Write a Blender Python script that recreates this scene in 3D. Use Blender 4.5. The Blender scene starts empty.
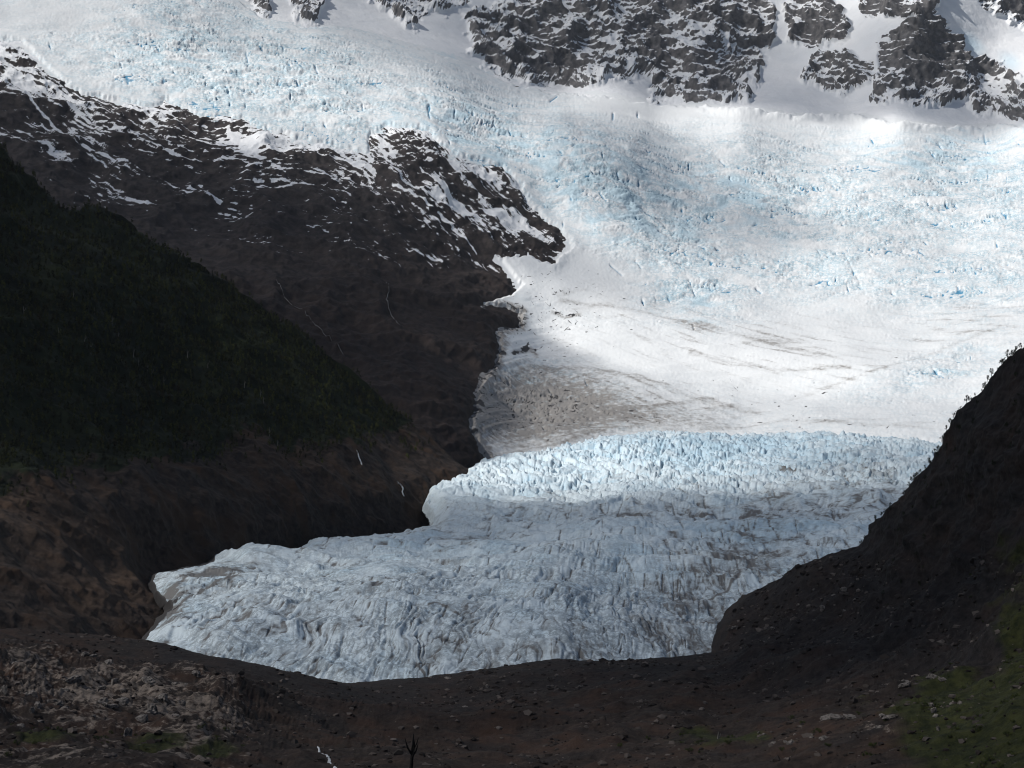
import bpy, math, random
import numpy as np
from mathutils import Vector, Matrix

random.seed(7)
RNG = np.random.default_rng(11)
F32 = np.float32
SC = bpy.context.scene
COL = SC.collection
FPX = 1407.0            # focal length in pixels of a 1024 px wide frame
HZ = 384.0              # image row of the eye level

# ------------------------------------------------------------------ camera
cam_d = bpy.data.cameras.new('camera')
cam = bpy.data.objects.new('camera', cam_d)
COL.objects.link(cam)
cam.location = (0, 0, 0)
cam.rotation_euler = (math.radians(90), 0, 0)
cam_d.sensor_width = 36.0
cam_d.lens = 36.0 * FPX / 1024.0
cam_d.clip_start = 0.5
cam_d.clip_end = 60000
SC.camera = cam

# ------------------------------------------------------------------ noise
_perm = RNG.permutation(4096).astype(np.int32)
_gang = RNG.random(4096) * 2 * math.pi
_gx = np.cos(_gang).astype(F32)
_gy = np.sin(_gang).astype(F32)
_rv = RNG.random((4096, 3)).astype(F32)


def _h(ix, iy, seed):
    return _perm[(_perm[(ix + seed * 131) & 4095] + iy) & 4095]


def pn(x, y, seed=0):
    """2D gradient noise, about -1..1."""
    x = np.asarray(x, F32)
    y = np.asarray(y, F32)
    fx = np.floor(x)
    fy = np.floor(y)
    ix = fx.astype(np.int32)
    iy = fy.astype(np.int32)
    dx = x - fx
    dy = y - fy
    u = dx * dx * dx * (dx * (dx * 6 - 15) + 10)
    v = dy * dy * dy * (dy * (dy * 6 - 15) + 10)

    def g(ax, ay):
        k = _h(ix + ax, iy + ay, seed)
        return _gx[k] * (dx - ax) + _gy[k] * (dy - ay)
    a = g(0, 0)
    b = g(1, 0)
    c = g(0, 1)
    d = g(1, 1)
    r = a + u * (b - a)
    s = c + u * (d - c)
    return (r + v * (s - r)) * F32(1.5)


def fbm(x, y, o=4, seed=0, gain=0.5, lac=2.03):
    t = 0
    a = 1.0
    n = 0.0
    for k in range(o):
        t = t + a * pn(x, y, seed + k)
        n += a
        a *= gain
        x = x * lac + 17.3
        y = y * lac - 9.1
    return t / n


def ridged(x, y, o=4, seed=0, gain=0.5, lac=2.1):
    t = 0
    a = 1.0
    n = 0.0
    w = 1.0
    for k in range(o):
        r = 1 - np.abs(pn(x, y, seed + k))
        r = r * r * w
        w = np.clip(r * 1.6, 0, 1)
        t = t + a * r
        n += a
        a *= gain
        x = x * lac + 5.7
        y = y * lac + 3.1
    return t / n


def worley(x, y, seed=0):
    """F1, F2 and a random value of the nearest cell."""
    x = np.asarray(x, F32)
    y = np.asarray(y, F32)
    ix = np.floor(x).astype(np.int32)
    iy = np.floor(y).astype(np.int32)
    f1 = np.full(x.shape, 9, F32)
    f2 = np.full(x.shape, 9, F32)
    rv = np.zeros(x.shape, F32)
    for ax in (-1, 0, 1):
        for ay in (-1, 0, 1):
            k = _h(ix + ax, iy + ay, seed)
            d = np.hypot(ix + ax + _rv[k, 0] - x, iy + ay + _rv[k, 1] - y)
            near = d < f1
            f2 = np.where(near, f1, np.minimum(f2, d))
            rv = np.where(near, _rv[k, 2], rv)
            f1 = np.where(near, d, f1)
    return f1, f2, rv


_g3 = RNG.normal(size=(4096, 3))
_g3 = (_g3 / np.linalg.norm(_g3, axis=1, keepdims=True)).astype(F32)


def pn3(p, seed=0):
    """3D gradient noise on points (..., 3), about -1..1."""
    p = np.asarray(p, F32)
    f = np.floor(p)
    i = f.astype(np.int32)
    d = p - f
    w = d * d * d * (d * (d * 6 - 15) + 10)
    k = {}
    for ax in (0, 1):
        hx = _perm[(i[..., 0] + ax + seed * 131) & 4095]
        for ay in (0, 1):
            hy = _perm[(hx + i[..., 1] + ay) & 4095]
            for az in (0, 1):
                q = _perm[(hy + i[..., 2] + az) & 4095]
                g = _g3[q]
                k[ax, ay, az] = g[..., 0] * (d[..., 0] - ax) + g[..., 1] * (d[..., 1] - ay) + g[..., 2] * (d[..., 2] - az)
    x, y, z = w[..., 0], w[..., 1], w[..., 2]

    def L(a, b, t):
        return a + t * (b - a)
    return L(L(L(k[0, 0, 0], k[1, 0, 0], x), L(k[0, 1, 0], k[1, 1, 0], x), y), L(L(k[0, 0, 1], k[1, 0, 1], x), L(k[0, 1, 1], k[1, 1, 1], x), y), z) * F32(1.6)


def fbm3(p, o=4, seed=0, gain=.5, lac=2.05):
    t, a, n = 0, 1.0, 0.0
    for k in range(o):
        t = t + a * pn3(p, seed + k)
        n += a
        a *= gain
        p = p * F32(lac) + F32(7.7)
    return t / n


def ridged3(p, o=4, seed=0, gain=.5, lac=2.1):
    t, a, n, w = 0, 1.0, 0.0, 1.0
    for k in range(o):
        r = 1 - np.abs(pn3(p, seed + k))
        r = r * r * w
        w = np.clip(r * 1.6, 0, 1)
        t = t + a * r
        n += a
        a *= gain
        p = p * F32(lac) + F32(3.3)
    return t / n


def rim(P, sd, run=7.0, slope=.7):
    """Beyond its skyline (sd < 0) a sheet turns away and down behind itself."""
    rad = P * np.array([1, 1, 0])
    rad /= np.linalg.norm(rad, axis=-1, keepdims=True) + 1e-9
    s = np.clip(-sd, 0, None)[..., None] * run
    return P + rad * s + np.array([0, 0, -slope]) * s


def sst(a, b, x):
    t = np.clip((x - a) / (b - a), 0, 1)
    return t * t * (3 - 2 * t)


# ------------------------------------------------------------------ relief helpers
def tps(ctrl, smooth=0.0):
    c = np.array(ctrl, float)
    p = c[:, :2] / 300.0
    v = np.log(c[:, 2])
    n = len(p)

    def U(r2):
        return r2 * np.log(r2 + 1e-9) * 0.5
    d2 = ((p[:, None] - p[None]) ** 2).sum(-1)
    A = np.zeros((n + 3, n + 3))
    A[:n, :n] = U(d2) + np.eye(n) * smooth
    A[:n, n] = 1
    A[:n, n + 1:] = p
    A[n:, :n] = A[:n, n:].T
    w = np.linalg.solve(A, np.concatenate([v, [0, 0, 0]]))

    def f(x, y):
        x = x.ravel() / 300.0
        y = y.ravel() / 300.0
        out = w[n] + w[n + 1] * x + w[n + 2] * y
        for i in range(n):
            out += w[i] * U((x - p[i, 0]) ** 2 + (y - p[i, 1]) ** 2)
        return np.exp(out)
    return f


def depth_on(ctrl, PX, PY, smooth=0.0, step=6.0):
    """Distance of a relief sheet: spline through surveyed points, cubic gather."""
    x0, x1, y0, y1 = PX.min() - 20, PX.max() + 20, PY.min() - 20, PY.max() + 20
    gx = np.arange(x0, x1 + step, step)
    gy = np.arange(y0, y1 + step, step)
    f = tps(ctrl, smooth)
    G = f(*np.meshgrid(gx, gy)).reshape(len(gy), len(gx))
    tx = (PX - x0) / step
    ty = (PY - y0) / step
    ix = np.clip(np.floor(tx).astype(int), 1, len(gx) - 3)
    iy = np.clip(np.floor(ty).astype(int), 1, len(gy) - 3)
    fx = tx - ix
    fy = ty - iy

    def cr(t):
        return (-.5 * t + t * t - .5 * t ** 3, 1 - 2.5 * t * t + 1.5 * t ** 3, .5 * t + 2 * t * t - 1.5 * t ** 3, -.5 * t * t + .5 * t ** 3)
    wx = cr(fx)
    wy = cr(fy)
    out = 0
    for j in range(4):
        row = 0
        for i in range(4):
            row = row + wx[i] * G[iy + j - 1, ix + i - 1]
        out = out + wy[j] * row
    return out


def world(PX, PY, D):
    return np.stack([(PX - 512) / FPX * D, D, -(PY - HZ) / FPX * D], -1)


def normals(P):
    du = np.gradient(P, axis=1)
    dv = np.gradient(P, axis=0)
    n = np.cross(du, dv)
    n /= np.linalg.norm(n, axis=-1, keepdims=True) + 1e-9
    flip = (n * P).sum(-1) > 0        # face the eye
    n[flip] *= -1
    return n


def poly_sd(poly, PX, PY):
    """Signed distance in px to a closed outline, positive inside."""
    p = np.array(poly, F32)
    x = PX.astype(F32)
    y = PY.astype(F32)
    d = np.full(x.shape, 1e9, F32)
    ins = np.zeros(x.shape, bool)
    for (ax, ay), (bx, by) in zip(p, np.roll(p, -1, 0)):
        ex, ey = bx - ax, by - ay
        t = np.clip(((x - ax) * ex + (y - ay) * ey) / (ex * ex + ey * ey + 1e-9), 0, 1)
        d = np.minimum(d, (x - ax - t * ex) ** 2 + (y - ay - t * ey) ** 2)
        c = (ay > y) != (by > y)
        if ay != by:
            ins ^= c & (x < (bx - ax) * (y - ay) / (by - ay) + ax)
    d = np.sqrt(d)
    return np.where(ins, d, -d)


def stroke(lines, PX, PY):
    """Coverage 0..1 by soft strokes: (width, strength, [(x,y)...])."""
    out = np.zeros(PX.shape, F32)
    for w, s, pts in lines:
        xs = [p[0] for p in pts]
        ys = [p[1] for p in pts]
        m = (PX > min(xs) - 4 * w) & (PX < max(xs) + 4 * w) & (PY > min(ys) - 4 * w) & (PY < max(ys) + 4 * w)
        x = PX[m]
        y = PY[m]
        d = np.full(x.shape, 1e9)
        for (ax, ay), (bx, by) in zip(pts[:-1], pts[1:]):
            ex, ey = bx - ax, by - ay
            t = np.clip(((x - ax) * ex + (y - ay) * ey) / (ex * ex + ey * ey + 1e-9), 0, 1)
            d = np.minimum(d, np.hypot(x - ax - t * ex, y - ay - t * ey))
        out[m] = np.maximum(out[m], s * np.exp(-(d / w) ** 2))
    return out


def dashes(items, shape, x0, dx, y0, dy):
    """Many short soft dashes on a regular grid: (x, y, length, angle, width, strength)."""
    out = np.zeros(shape, F32)
    for x, y, ln, ang, w, st in items:
        r = ln / 2 + 3 * w
        i0, i1 = int(max(0, (x - r - x0) / dx)), int(min(shape[1], (x + r - x0) / dx + 2))
        j0, j1 = int(max(0, (y - r - y0) / dy)), int(min(shape[0], (y + r - y0) / dy + 2))
        if i1 <= i0 or j1 <= j0:
            continue
        gx = x0 + np.arange(i0, i1) * dx - x
        gy = (y0 + np.arange(j0, j1) * dy - y)[:, None]
        c, s = math.cos(ang), math.sin(ang)
        u = gx * c + gy * s
        v = -gx * s + gy * c + .12 * w * u * math.sin(x * 7.1) * .5
        t = np.clip(np.abs(u) - ln / 2, 0, None)
        taper = w * (1.05 - .6 * np.clip(np.abs(u) / (ln / 2 + .1), 0, 1))
        out[j0:j1, i0:i1] = np.maximum(out[j0:j1, i0:i1], st * np.exp(-(v / taper) ** 2 - (t / w) ** 2))
    return out


def scatter(n, weight, x0, dx, y0, dy, seed):
    """n grid spots drawn with a weight map."""
    r = np.random.default_rng(seed)
    w = np.clip(weight, 0, None).ravel()
    k = r.choice(len(w), n, p=w / w.sum())
    return x0 + (k % weight.shape[1]) * dx, y0 + (k // weight.shape[1]) * dy, r


def blobs(bl, PX, PY):
    out = np.zeros(PX.shape, F32)
    for x, y, rx, ry, ang, v in bl:
        c, s = math.cos(math.radians(ang)), math.sin(math.radians(ang))
        dx, dy = PX - x, PY - y
        u = (dx * c + dy * s) / rx
        w = (-dx * s + dy * c) / ry
        out = np.maximum(out, v * np.exp(-(u * u + w * w)))
    return out


def curve(pts):
    p = np.array(pts, float)
    return lambda x: np.interp(x, p[:, 0], p[:, 1])


def grid_mesh(name, P, attrs, mat, mask=None, smooth=True):
    R, C = P.shape[:2]
    idx = np.arange(R * C).reshape(R, C)
    q = np.stack([idx[:-1, :-1], idx[:-1, 1:], idx[1:, 1:], idx[1:, :-1]], -1).reshape(-1, 4)
    if mask is not None:
        k = mask[:-1, :-1] & mask[:-1, 1:] & mask[1:, 1:] & mask[1:, :-1]
        q = q[k.ravel()]
    used = np.unique(q)
    re = np.zeros(R * C, np.int64)
    re[used] = np.arange(len(used))
    q = re[q]
    V = P.reshape(-1, 3)[used]
    # outward winding: towards the eye
    a, b, c = V[q[:, 0]], V[q[:, 1]], V[q[:, 2]]
    if np.median((np.cross(b - a, c - a) * a).sum(-1)) > 0:
        q = q[:, ::-1]
    return raw_mesh(name, V, q, {k: v.reshape(-1)[used] for k, v in attrs.items()}, mat, smooth)


def raw_mesh(name, V, Q, attrs, mat, smooth=True, link=True):
    me = bpy.data.meshes.new(name)
    n = Q.shape[1]
    me.vertices.add(len(V))
    me.vertices.foreach_set('co', np.ascontiguousarray(V, F32).ravel())
    me.loops.add(Q.size)
    me.loops.foreach_set('vertex_index', np.ascontiguousarray(Q, np.int32).ravel())
    me.polygons.add(len(Q))
    me.polygons.foreach_set('loop_start', np.arange(0, Q.size, n, dtype=np.int32))
    me.polygons.foreach_set('loop_total', np.full(len(Q), n, np.int32))
    me.polygons.foreach_set('use_smooth', np.full(len(Q), smooth, bool))
    me.update(calc_edges=True)
    for k, v in attrs.items():
        at = me.attributes.new(k, 'FLOAT', 'POINT')
        at.data.foreach_set('value', np.ascontiguousarray(v, F32))
    me.materials.append(mat)
    if not link:
        return me
    ob = bpy.data.objects.new(name, me)
    COL.objects.link(ob)
    return ob


def tag(o, label=None, cat=None, group=None, kind=None):
    if label:
        o['label'] = label
    if cat:
        o['category'] = cat
    if group:
        o['group'] = group
    if kind:
        o['kind'] = kind
    return o


# ------------------------------------------------------------------ materials
class NT:
    def __init__(s, name):
        s.m = bpy.data.materials.new(name)
        s.m.use_nodes = True
        s.t = s.m.node_tree
        s.t.nodes.clear()
        s.out = s.t.nodes.new('ShaderNodeOutputMaterial')
        s.b = s.t.nodes.new('ShaderNodeBsdfPrincipled')
        s.t.links.new(s.b.outputs[0], s.out.inputs[0])
        s.b.inputs['Specular IOR Level'].default_value = 0.2
        s.geo = s.t.nodes.new('ShaderNodeNewGeometry')
        s.pos = s.geo.outputs['Position']

    def lk(s, a, b):
        s.t.links.new(a, b)

    def val(s, inp, v):
        if isinstance(v, (int, float)):
            inp.default_value = v
        elif isinstance(v, tuple):
            inp.default_value = (*v, 1) if len(v) == 3 else v
        else:
            s.lk(v, inp)

    def attr(s, n):
        a = s.t.nodes.new('ShaderNodeAttribute')
        a.attribute_name = n
        return a.outputs['Fac']

    def math(s, op, a, b=0.0, clamp=False):
        n = s.t.nodes.new('ShaderNodeMath')
        n.operation = op
        n.use_clamp = clamp
        s.val(n.inputs[0], a)
        s.val(n.inputs[1], b)
        return n.outputs[0]

    def noise(s, size, detail=4, rough=0.55, stretch=None, rot=None):
        m = s.t.nodes.new('ShaderNodeMapping')
        s.lk(s.pos, m.inputs['Vector'])
        if stretch:
            m.inputs['Scale'].default_value = stretch
        if rot:
            m.inputs['Rotation'].default_value = rot
        n = s.t.nodes.new('ShaderNodeTexNoise')
        s.lk(m.outputs[0], n.inputs['Vector'])
        n.inputs['Scale'].default_value = 1.0 / size
        n.inputs['Detail'].default_value = detail
        n.inputs['Roughness'].default_value = rough
        return n.outputs['Fac']

    def ramp(s, f, a, b):
        n = s.t.nodes.new('ShaderNodeMapRange')
        n.interpolation_type = 'SMOOTHSTEP'
        s.val(n.inputs['Value'], f)
        n.inputs['From Min'].default_value = a
        n.inputs['From Max'].default_value = b
        return n.outputs[0]

    def mix(s, f, a, b):
        n = s.t.nodes.new('ShaderNodeMix')
        n.data_type = 'RGBA'
        s.val(n.inputs['Factor'], f)
        s.val(n.inputs[6], a)
        s.val(n.inputs[7], b)
        return n.outputs[2]

    def bump(s, h, dist, strength=1.0, prev=None):
        n = s.t.nodes.new('ShaderNodeBump')
        n.inputs['Distance'].default_value = dist
        n.inputs['Strength'].default_value = strength
        s.lk(h, n.inputs['Height'])
        if prev is not None:
            s.lk(prev, n.inputs['Normal'])
        return n.outputs[0]

    def done(s, col, normal=None, rough=0.85):
        s.val(s.b.inputs['Base Color'], col)
        s.val(s.b.inputs['Roughness'], rough)
        if normal is not None:
            s.lk(normal, s.b.inputs['Normal'])
        return s.m


def mat_ice(name, size, white, blue, deep, dirt_shade, vcol):
    n = NT(name)
    f = n.noise(size, 5, .6)
    g = n.noise(size * 5, 4, .5)
    c = n.mix(n.ramp(n.math('ADD', n.attr('blue'), n.math('MULTIPLY', n.math('SUBTRACT', g, .5), .8)), .05, .75), white, blue)
    w = n.noise(size * 2.2, 6, .62)
    w2 = n.noise(size * .9, 5, .6, rot=(.4, .3, .9))
    vein = n.math('MAXIMUM', n.ramp(n.math('ABSOLUTE', n.math('SUBTRACT', w, .5)), .060, .008), n.math('MULTIPLY', n.ramp(n.math('ABSOLUTE', n.math('SUBTRACT', w2, .47)), .06, .008), .75))
    vein = n.math('MULTIPLY', vein, n.math('MULTIPLY', n.attr('veins'), n.ramp(g, .30, .55)))
    c = n.mix(vein, c, vcol)
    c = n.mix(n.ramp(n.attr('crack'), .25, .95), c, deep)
    d = n.math('ADD', n.attr('dirt_shade'), n.math('MULTIPLY', n.math('SUBTRACT', f, .5), n.math('MULTIPLY', n.attr('dirt_shade'), 2.6)))
    c = n.mix(n.ramp(d, .05, .85), c, dirt_shade)
    c = n.mix(n.ramp(n.math('ADD', n.attr('stones'), n.math('MULTIPLY', n.math('SUBTRACT', f, .5), .9)), .42, .62), c, (.046, .044, .045))
    nb = n.bump(f, size * .10, .5)
    return n.done(c, nb, .7)


def mat_mountain():
    n = NT('rock_and_snow')
    f = n.noise(26, 7, .66)
    g = n.noise(150, 5, .55)
    v = n.noise(45, 5, .6, stretch=(1, 1, .3))
    rock = n.mix(n.ramp(f, .35, .7), (.072, .072, .077), (.185, .178, .180))
    rock = n.mix(n.math('MULTIPLY', n.ramp(v, .5, .75), .6), rock, (.080, .073, .070))
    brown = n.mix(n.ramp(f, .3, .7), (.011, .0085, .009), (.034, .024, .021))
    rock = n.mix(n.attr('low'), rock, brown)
    s = n.math('ADD', n.attr('snow'), n.math('MULTIPLY', n.math('SUBTRACT', f, .5), .45))
    f2 = n.noise(8, 4, .6)
    s = n.math('ADD', s, n.math('MULTIPLY', n.math('SUBTRACT', f2, .5), .55))
    snow = n.mix(n.ramp(g, .35, .65), (.74, .76, .79), (.80, .81, .83))
    snow = n.mix(n.ramp(n.attr('blue'), .2, .8), snow, (.42, .66, .80))
    k = n.ramp(s, .45, .55)
    c = n.mix(k, rock, snow)
    nb = n.bump(f, 6.0, .7)
    return n.done(c, nb, .85)


def mat_hill():
    n = NT('forested_hillside')
    f = n.noise(9, 6, .65)
    g = n.noise(60, 5, .6)
    h = n.noise(3, 4, .6)
    rock = n.mix(n.ramp(f, .3, .7), (.011, .0085, .0075), (.042, .031, .026))
    rock = n.mix(n.ramp(g, .45, .65), rock, (.042, .025, .016))
    rock = n.mix(n.attr('tan'), rock, n.mix(n.ramp(f, .3, .7), (.034, .021, .014), (.092, .060, .040)))
    veg = n.mix(n.ramp(g, .35, .65), (.005, .009, .004), (.012, .018, .006))
    k = n.ramp(n.math('ADD', n.attr('veg'), n.math('MULTIPLY', n.math('SUBTRACT', g, .5), .7)), .4, .6)
    c = n.mix(k, rock, veg)
    nb = n.bump(f, 2.5, .8)
    nb = n.bump(h, .8, .5, nb)
    return n.done(c, nb, .9)


def mat_ground():
    n = NT('moraine_ground')
    f = n.noise(4.5, 7, .68)
    g = n.noise(32, 5, .6)
    s = n.noise(20, 5, .6, stretch=(.35, 1, 1.5))
    h = n.noise(1.1, 4, .6)
    scree = n.mix(n.ramp(f, .3, .72), (.013, .0095, .008), (.048, .035, .028))
    scree = n.mix(n.ramp(g, .42, .66), scree, n.mix(f, (.022, .012, .008), (.072, .042, .029)))
    scree = n.mix(n.math('MULTIPLY', n.ramp(s, .52, .68), .5), scree, (.012, .011, .012))
    scree = n.mix(n.attr('darken'), scree, n.mix(n.ramp(f, .3, .72), (.006, .0058, .0065), (.026, .024, .025)))
    pale = n.mix(n.ramp(f, .25, .75), (.028, .023, .020), (.23, .190, .160))
    pk = n.ramp(n.math('ADD', n.attr('pale'), n.math('MULTIPLY', n.math('SUBTRACT', f, .5), 1.3)), .42, .62)
    c = n.mix(pk, scree, pale)
    veg = n.mix(n.ramp(f, .3, .7), (.008, .012, .003), (.042, .045, .013))
    vk = n.ramp(n.math('ADD', n.attr('veg'), n.math('MULTIPLY', n.math('SUBTRACT', g, .5), 1.0)), .42, .6)
    c = n.mix(vk, c, veg)
    nb = n.bump(f, 1.6, .9)
    nb = n.bump(h, .35, .6, nb)
    return n.done(c, nb, .92)


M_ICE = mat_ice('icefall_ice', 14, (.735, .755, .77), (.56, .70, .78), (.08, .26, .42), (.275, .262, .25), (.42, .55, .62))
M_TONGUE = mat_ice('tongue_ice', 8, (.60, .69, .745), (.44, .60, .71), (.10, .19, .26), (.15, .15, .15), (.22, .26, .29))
M_MTN = mat_mountain()
M_HILL = mat_hill()
M_GROUND = mat_ground()


def mat_rock(name, a, b, size=1.2):
    n = NT(name)
    f = n.noise(size, 6, .65)
    return n.done(n.mix(n.ramp(f, .3, .7), a, b), n.bump(f, size * .25, .8), .9)


M_BOULDER = mat_rock('pale_granite', (.045, .040, .037), (.24, .215, .195))
M_BOULDER_DARK = mat_rock('dark_rock', (.03, .027, .026), (.10, .09, .085))


def mat_leaf(name, a, b):
    n = NT(name)
    f = n.noise(1.5, 3, .6)
    return n.done(n.mix(n.ramp(f, .3, .7), a, b), None, .7)


M_LEAF = mat_leaf('beech_leaves', (.006, .011, .004), (.026, .036, .010))
M_BUSH = mat_leaf('scrub_leaves', (.014, .024, .006), (.060, .072, .016))
M_BARK = mat_rock('bark', (.03, .026, .022), (.07, .06, .05), .4)
M_DEAD = mat_rock('bleached_wood', (.10, .095, .085), (.22, .205, .185), .5)
M_CHAR = mat_rock('charred_wood', (.006, .006, .006), (.02, .018, .017), .3)


def mat_water():
    n = NT('white_water')
    f = n.noise(1.6, 4, .6)
    return n.done(n.mix(n.ramp(f, .3, .7), (.45, .48, .50), (.78, .80, .82)), n.bump(f, .5, .8), .4)


M_WATER = mat_water()
M_TRICKLE = mat_rock('wet_streak', (.10, .10, .11), (.30, .31, .32), 6)

# ------------------------------------------------------------------ outlines (surveyed on the photograph, each at its own distance)
ROCK_EDGE = [(-260, -20), (-60, 25), (0, 38), (22, 40), (40, 58), (62, 78), (80, 92), (110, 97), (150, 104), (165, 99), (200, 112), (243, 116),
             (262, 126), (300, 136), (332, 143), (366, 151), (371, 128), (392, 123), (430, 128), (443, 144), (455, 153), (480, 158),
             (503, 165), (520, 180), (529, 200), (545, 218), (562, 229), (577, 248), (566, 252), (552, 264), (528, 254), (499, 256), (513, 272),
             (522, 284), (513, 294), (486, 302), (505, 304), (522, 312), (521, 327), (499, 331), (503, 345), (497, 366),
             (483, 378), (480, 395), (473, 420), (477, 440), (490, 460), (470, 480), (440, 560)]
TOP_EDGE = [(1400, 132), (1024, 127), (960, 128), (900, 123), (845, 115), (800, 116), (740, 109), (700, 107), (655, 104), (600, 96), (550, 92), (505, 82), (470, 64),
            (430, 52), (385, 40), (350, 28), (300, 26), (262, 18), (225, -10), (200, -60), (-260, -60)]
GLACIER = ROCK_EDGE[:] + [(700, 560), (1400, 560)] + TOP_EDGE
HILL_TOP = curve([(-230, 30), (-60, 115), (0, 152), (20, 170), (36, 190), (60, 209), (78, 214), (86, 205), (102, 208), (126, 222), (150, 240), (200, 266), (250, 300),
                  (300, 336), (340, 366), (380, 397), (405, 420), (430, 440), (455, 462), (480, 480), (520, 500)])
CREST = [(-260, 606), (0, 628), (90, 632), (140, 638), (200, 650), (260, 665), (310, 676), (350, 683), (400, 680), (470, 668), (560, 659), (640, 655), (700, 648), (718, 645), (723, 622),
         (734, 600), (748, 585), (800, 560), (858, 538), (868, 528), (874, 512), (888, 498), (905, 478), (925, 459), (945, 440), (962, 414), (972, 400), (985, 385),
         (1000, 366), (1024, 345), (1100, 270), (1290, 110), (1760, -250)]
TONGUE_TOP = [(100, 660), (140, 634), (150, 600), (153, 572), (166, 563), (200, 556), (250, 542), (290, 545), (318, 534), (345, 531), (400, 522), (424, 518), (427, 495), (432, 486), (455, 474), (485, 457),
              (520, 449), (560, 440), (600, 433), (640, 430), (700, 428), (800, 429), (880, 434), (940, 440), (1040, 452), (1100, 470)]

# distance of the far relief: (column, row, metres)
FAR = [(-260, -60, 5600), (300, -60, 6700), (700, -60, 7200), (1100, -60, 8000), (1290, -60, 8200),
       (0, 0, 5450), (250, 0, 5900), (400, 0, 6500), (550, 0, 6850), (700, 0, 6950), (850, 0, 6800), (930, 5, 6500), (1024, 0, 7000), (1290, 0, 7400),
       (350, 20, 6000), (480, 60, 6150), (560, 86, 6330), (660, 102, 6200), (740, 98, 6300), (850, 108, 6200), (925, 95, 6200), (1000, 118, 6080), (1290, 122, 6000),
       (860, 50, 6520), (700, 50, 6600), (560, 40, 6600), (1024, 60, 6480),
       (740, 113, 5780), (900, 125, 5650), (1024, 132, 5600), (600, 100, 5750), (1290, 140, 5500),
       (150, 30, 5250), (330, 60, 5350), (450, 95, 5250), (560, 115, 5350), (640, 130, 5300),
       (0, 40, 4950), (100, 85, 4720), (240, 115, 4650), (350, 145, 4600), (400, 125, 4780), (480, 155, 4700), (540, 195, 4600), (580, 245, 4350),
       (700, 200, 4800), (850, 200, 4880), (1000, 200, 4850), (1290, 200, 4750),
       (650, 270, 4280), (800, 270, 4350), (950, 270, 4300), (1290, 270, 4100),
       (560, 290, 4050), (540, 340, 3780), (650, 340, 3800), (800, 340, 3830), (950, 340, 3700), (1290, 340, 3350),
       (520, 372, 3480), (650, 390, 3400), (800, 400, 3320), (950, 400, 3280), (1290, 400, 3000),
       (490, 440, 2960), (560, 440, 3000), (700, 440, 3060), (850, 440, 3000), (950, 445, 2950), (1290, 450, 2700),
       (490, 500, 2720), (700, 500, 2760), (950, 500, 2700),
       (0, 80, 4520), (0, 160, 3900), (-260, 100, 4100), (-260, 20, 4900), (100, 160, 4150), (200, 180, 4150), (300, 200, 4080), (400, 200, 4200), (450, 250, 4060),
       (500, 300, 3860), (100, 250, 3450), (200, 300, 3200), (300, 300, 3380), (400, 330, 3360), (470, 380, 3150), (300, 380, 2900), (400, 420, 2800),
       (460, 440, 2840), (200, 400, 2650), (0, 300, 2950), (-260, 300, 2500), (440, 480, 2620), (200, 500, 2300), (-200, 500, 1900)]

# ------------------------------------------------------------------ far relief: mountain and icefall
def far_sheet(step):
    px = np.arange(-230, 1260, step)
    py = np.arange(-56, 506, step)
    PX, PY = np.meshgrid(px, py)
    D = depth_on(FAR, PX, PY, .002)
    P = world(PX, PY, D)
    return PX, PY, P, normals(P)


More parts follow.
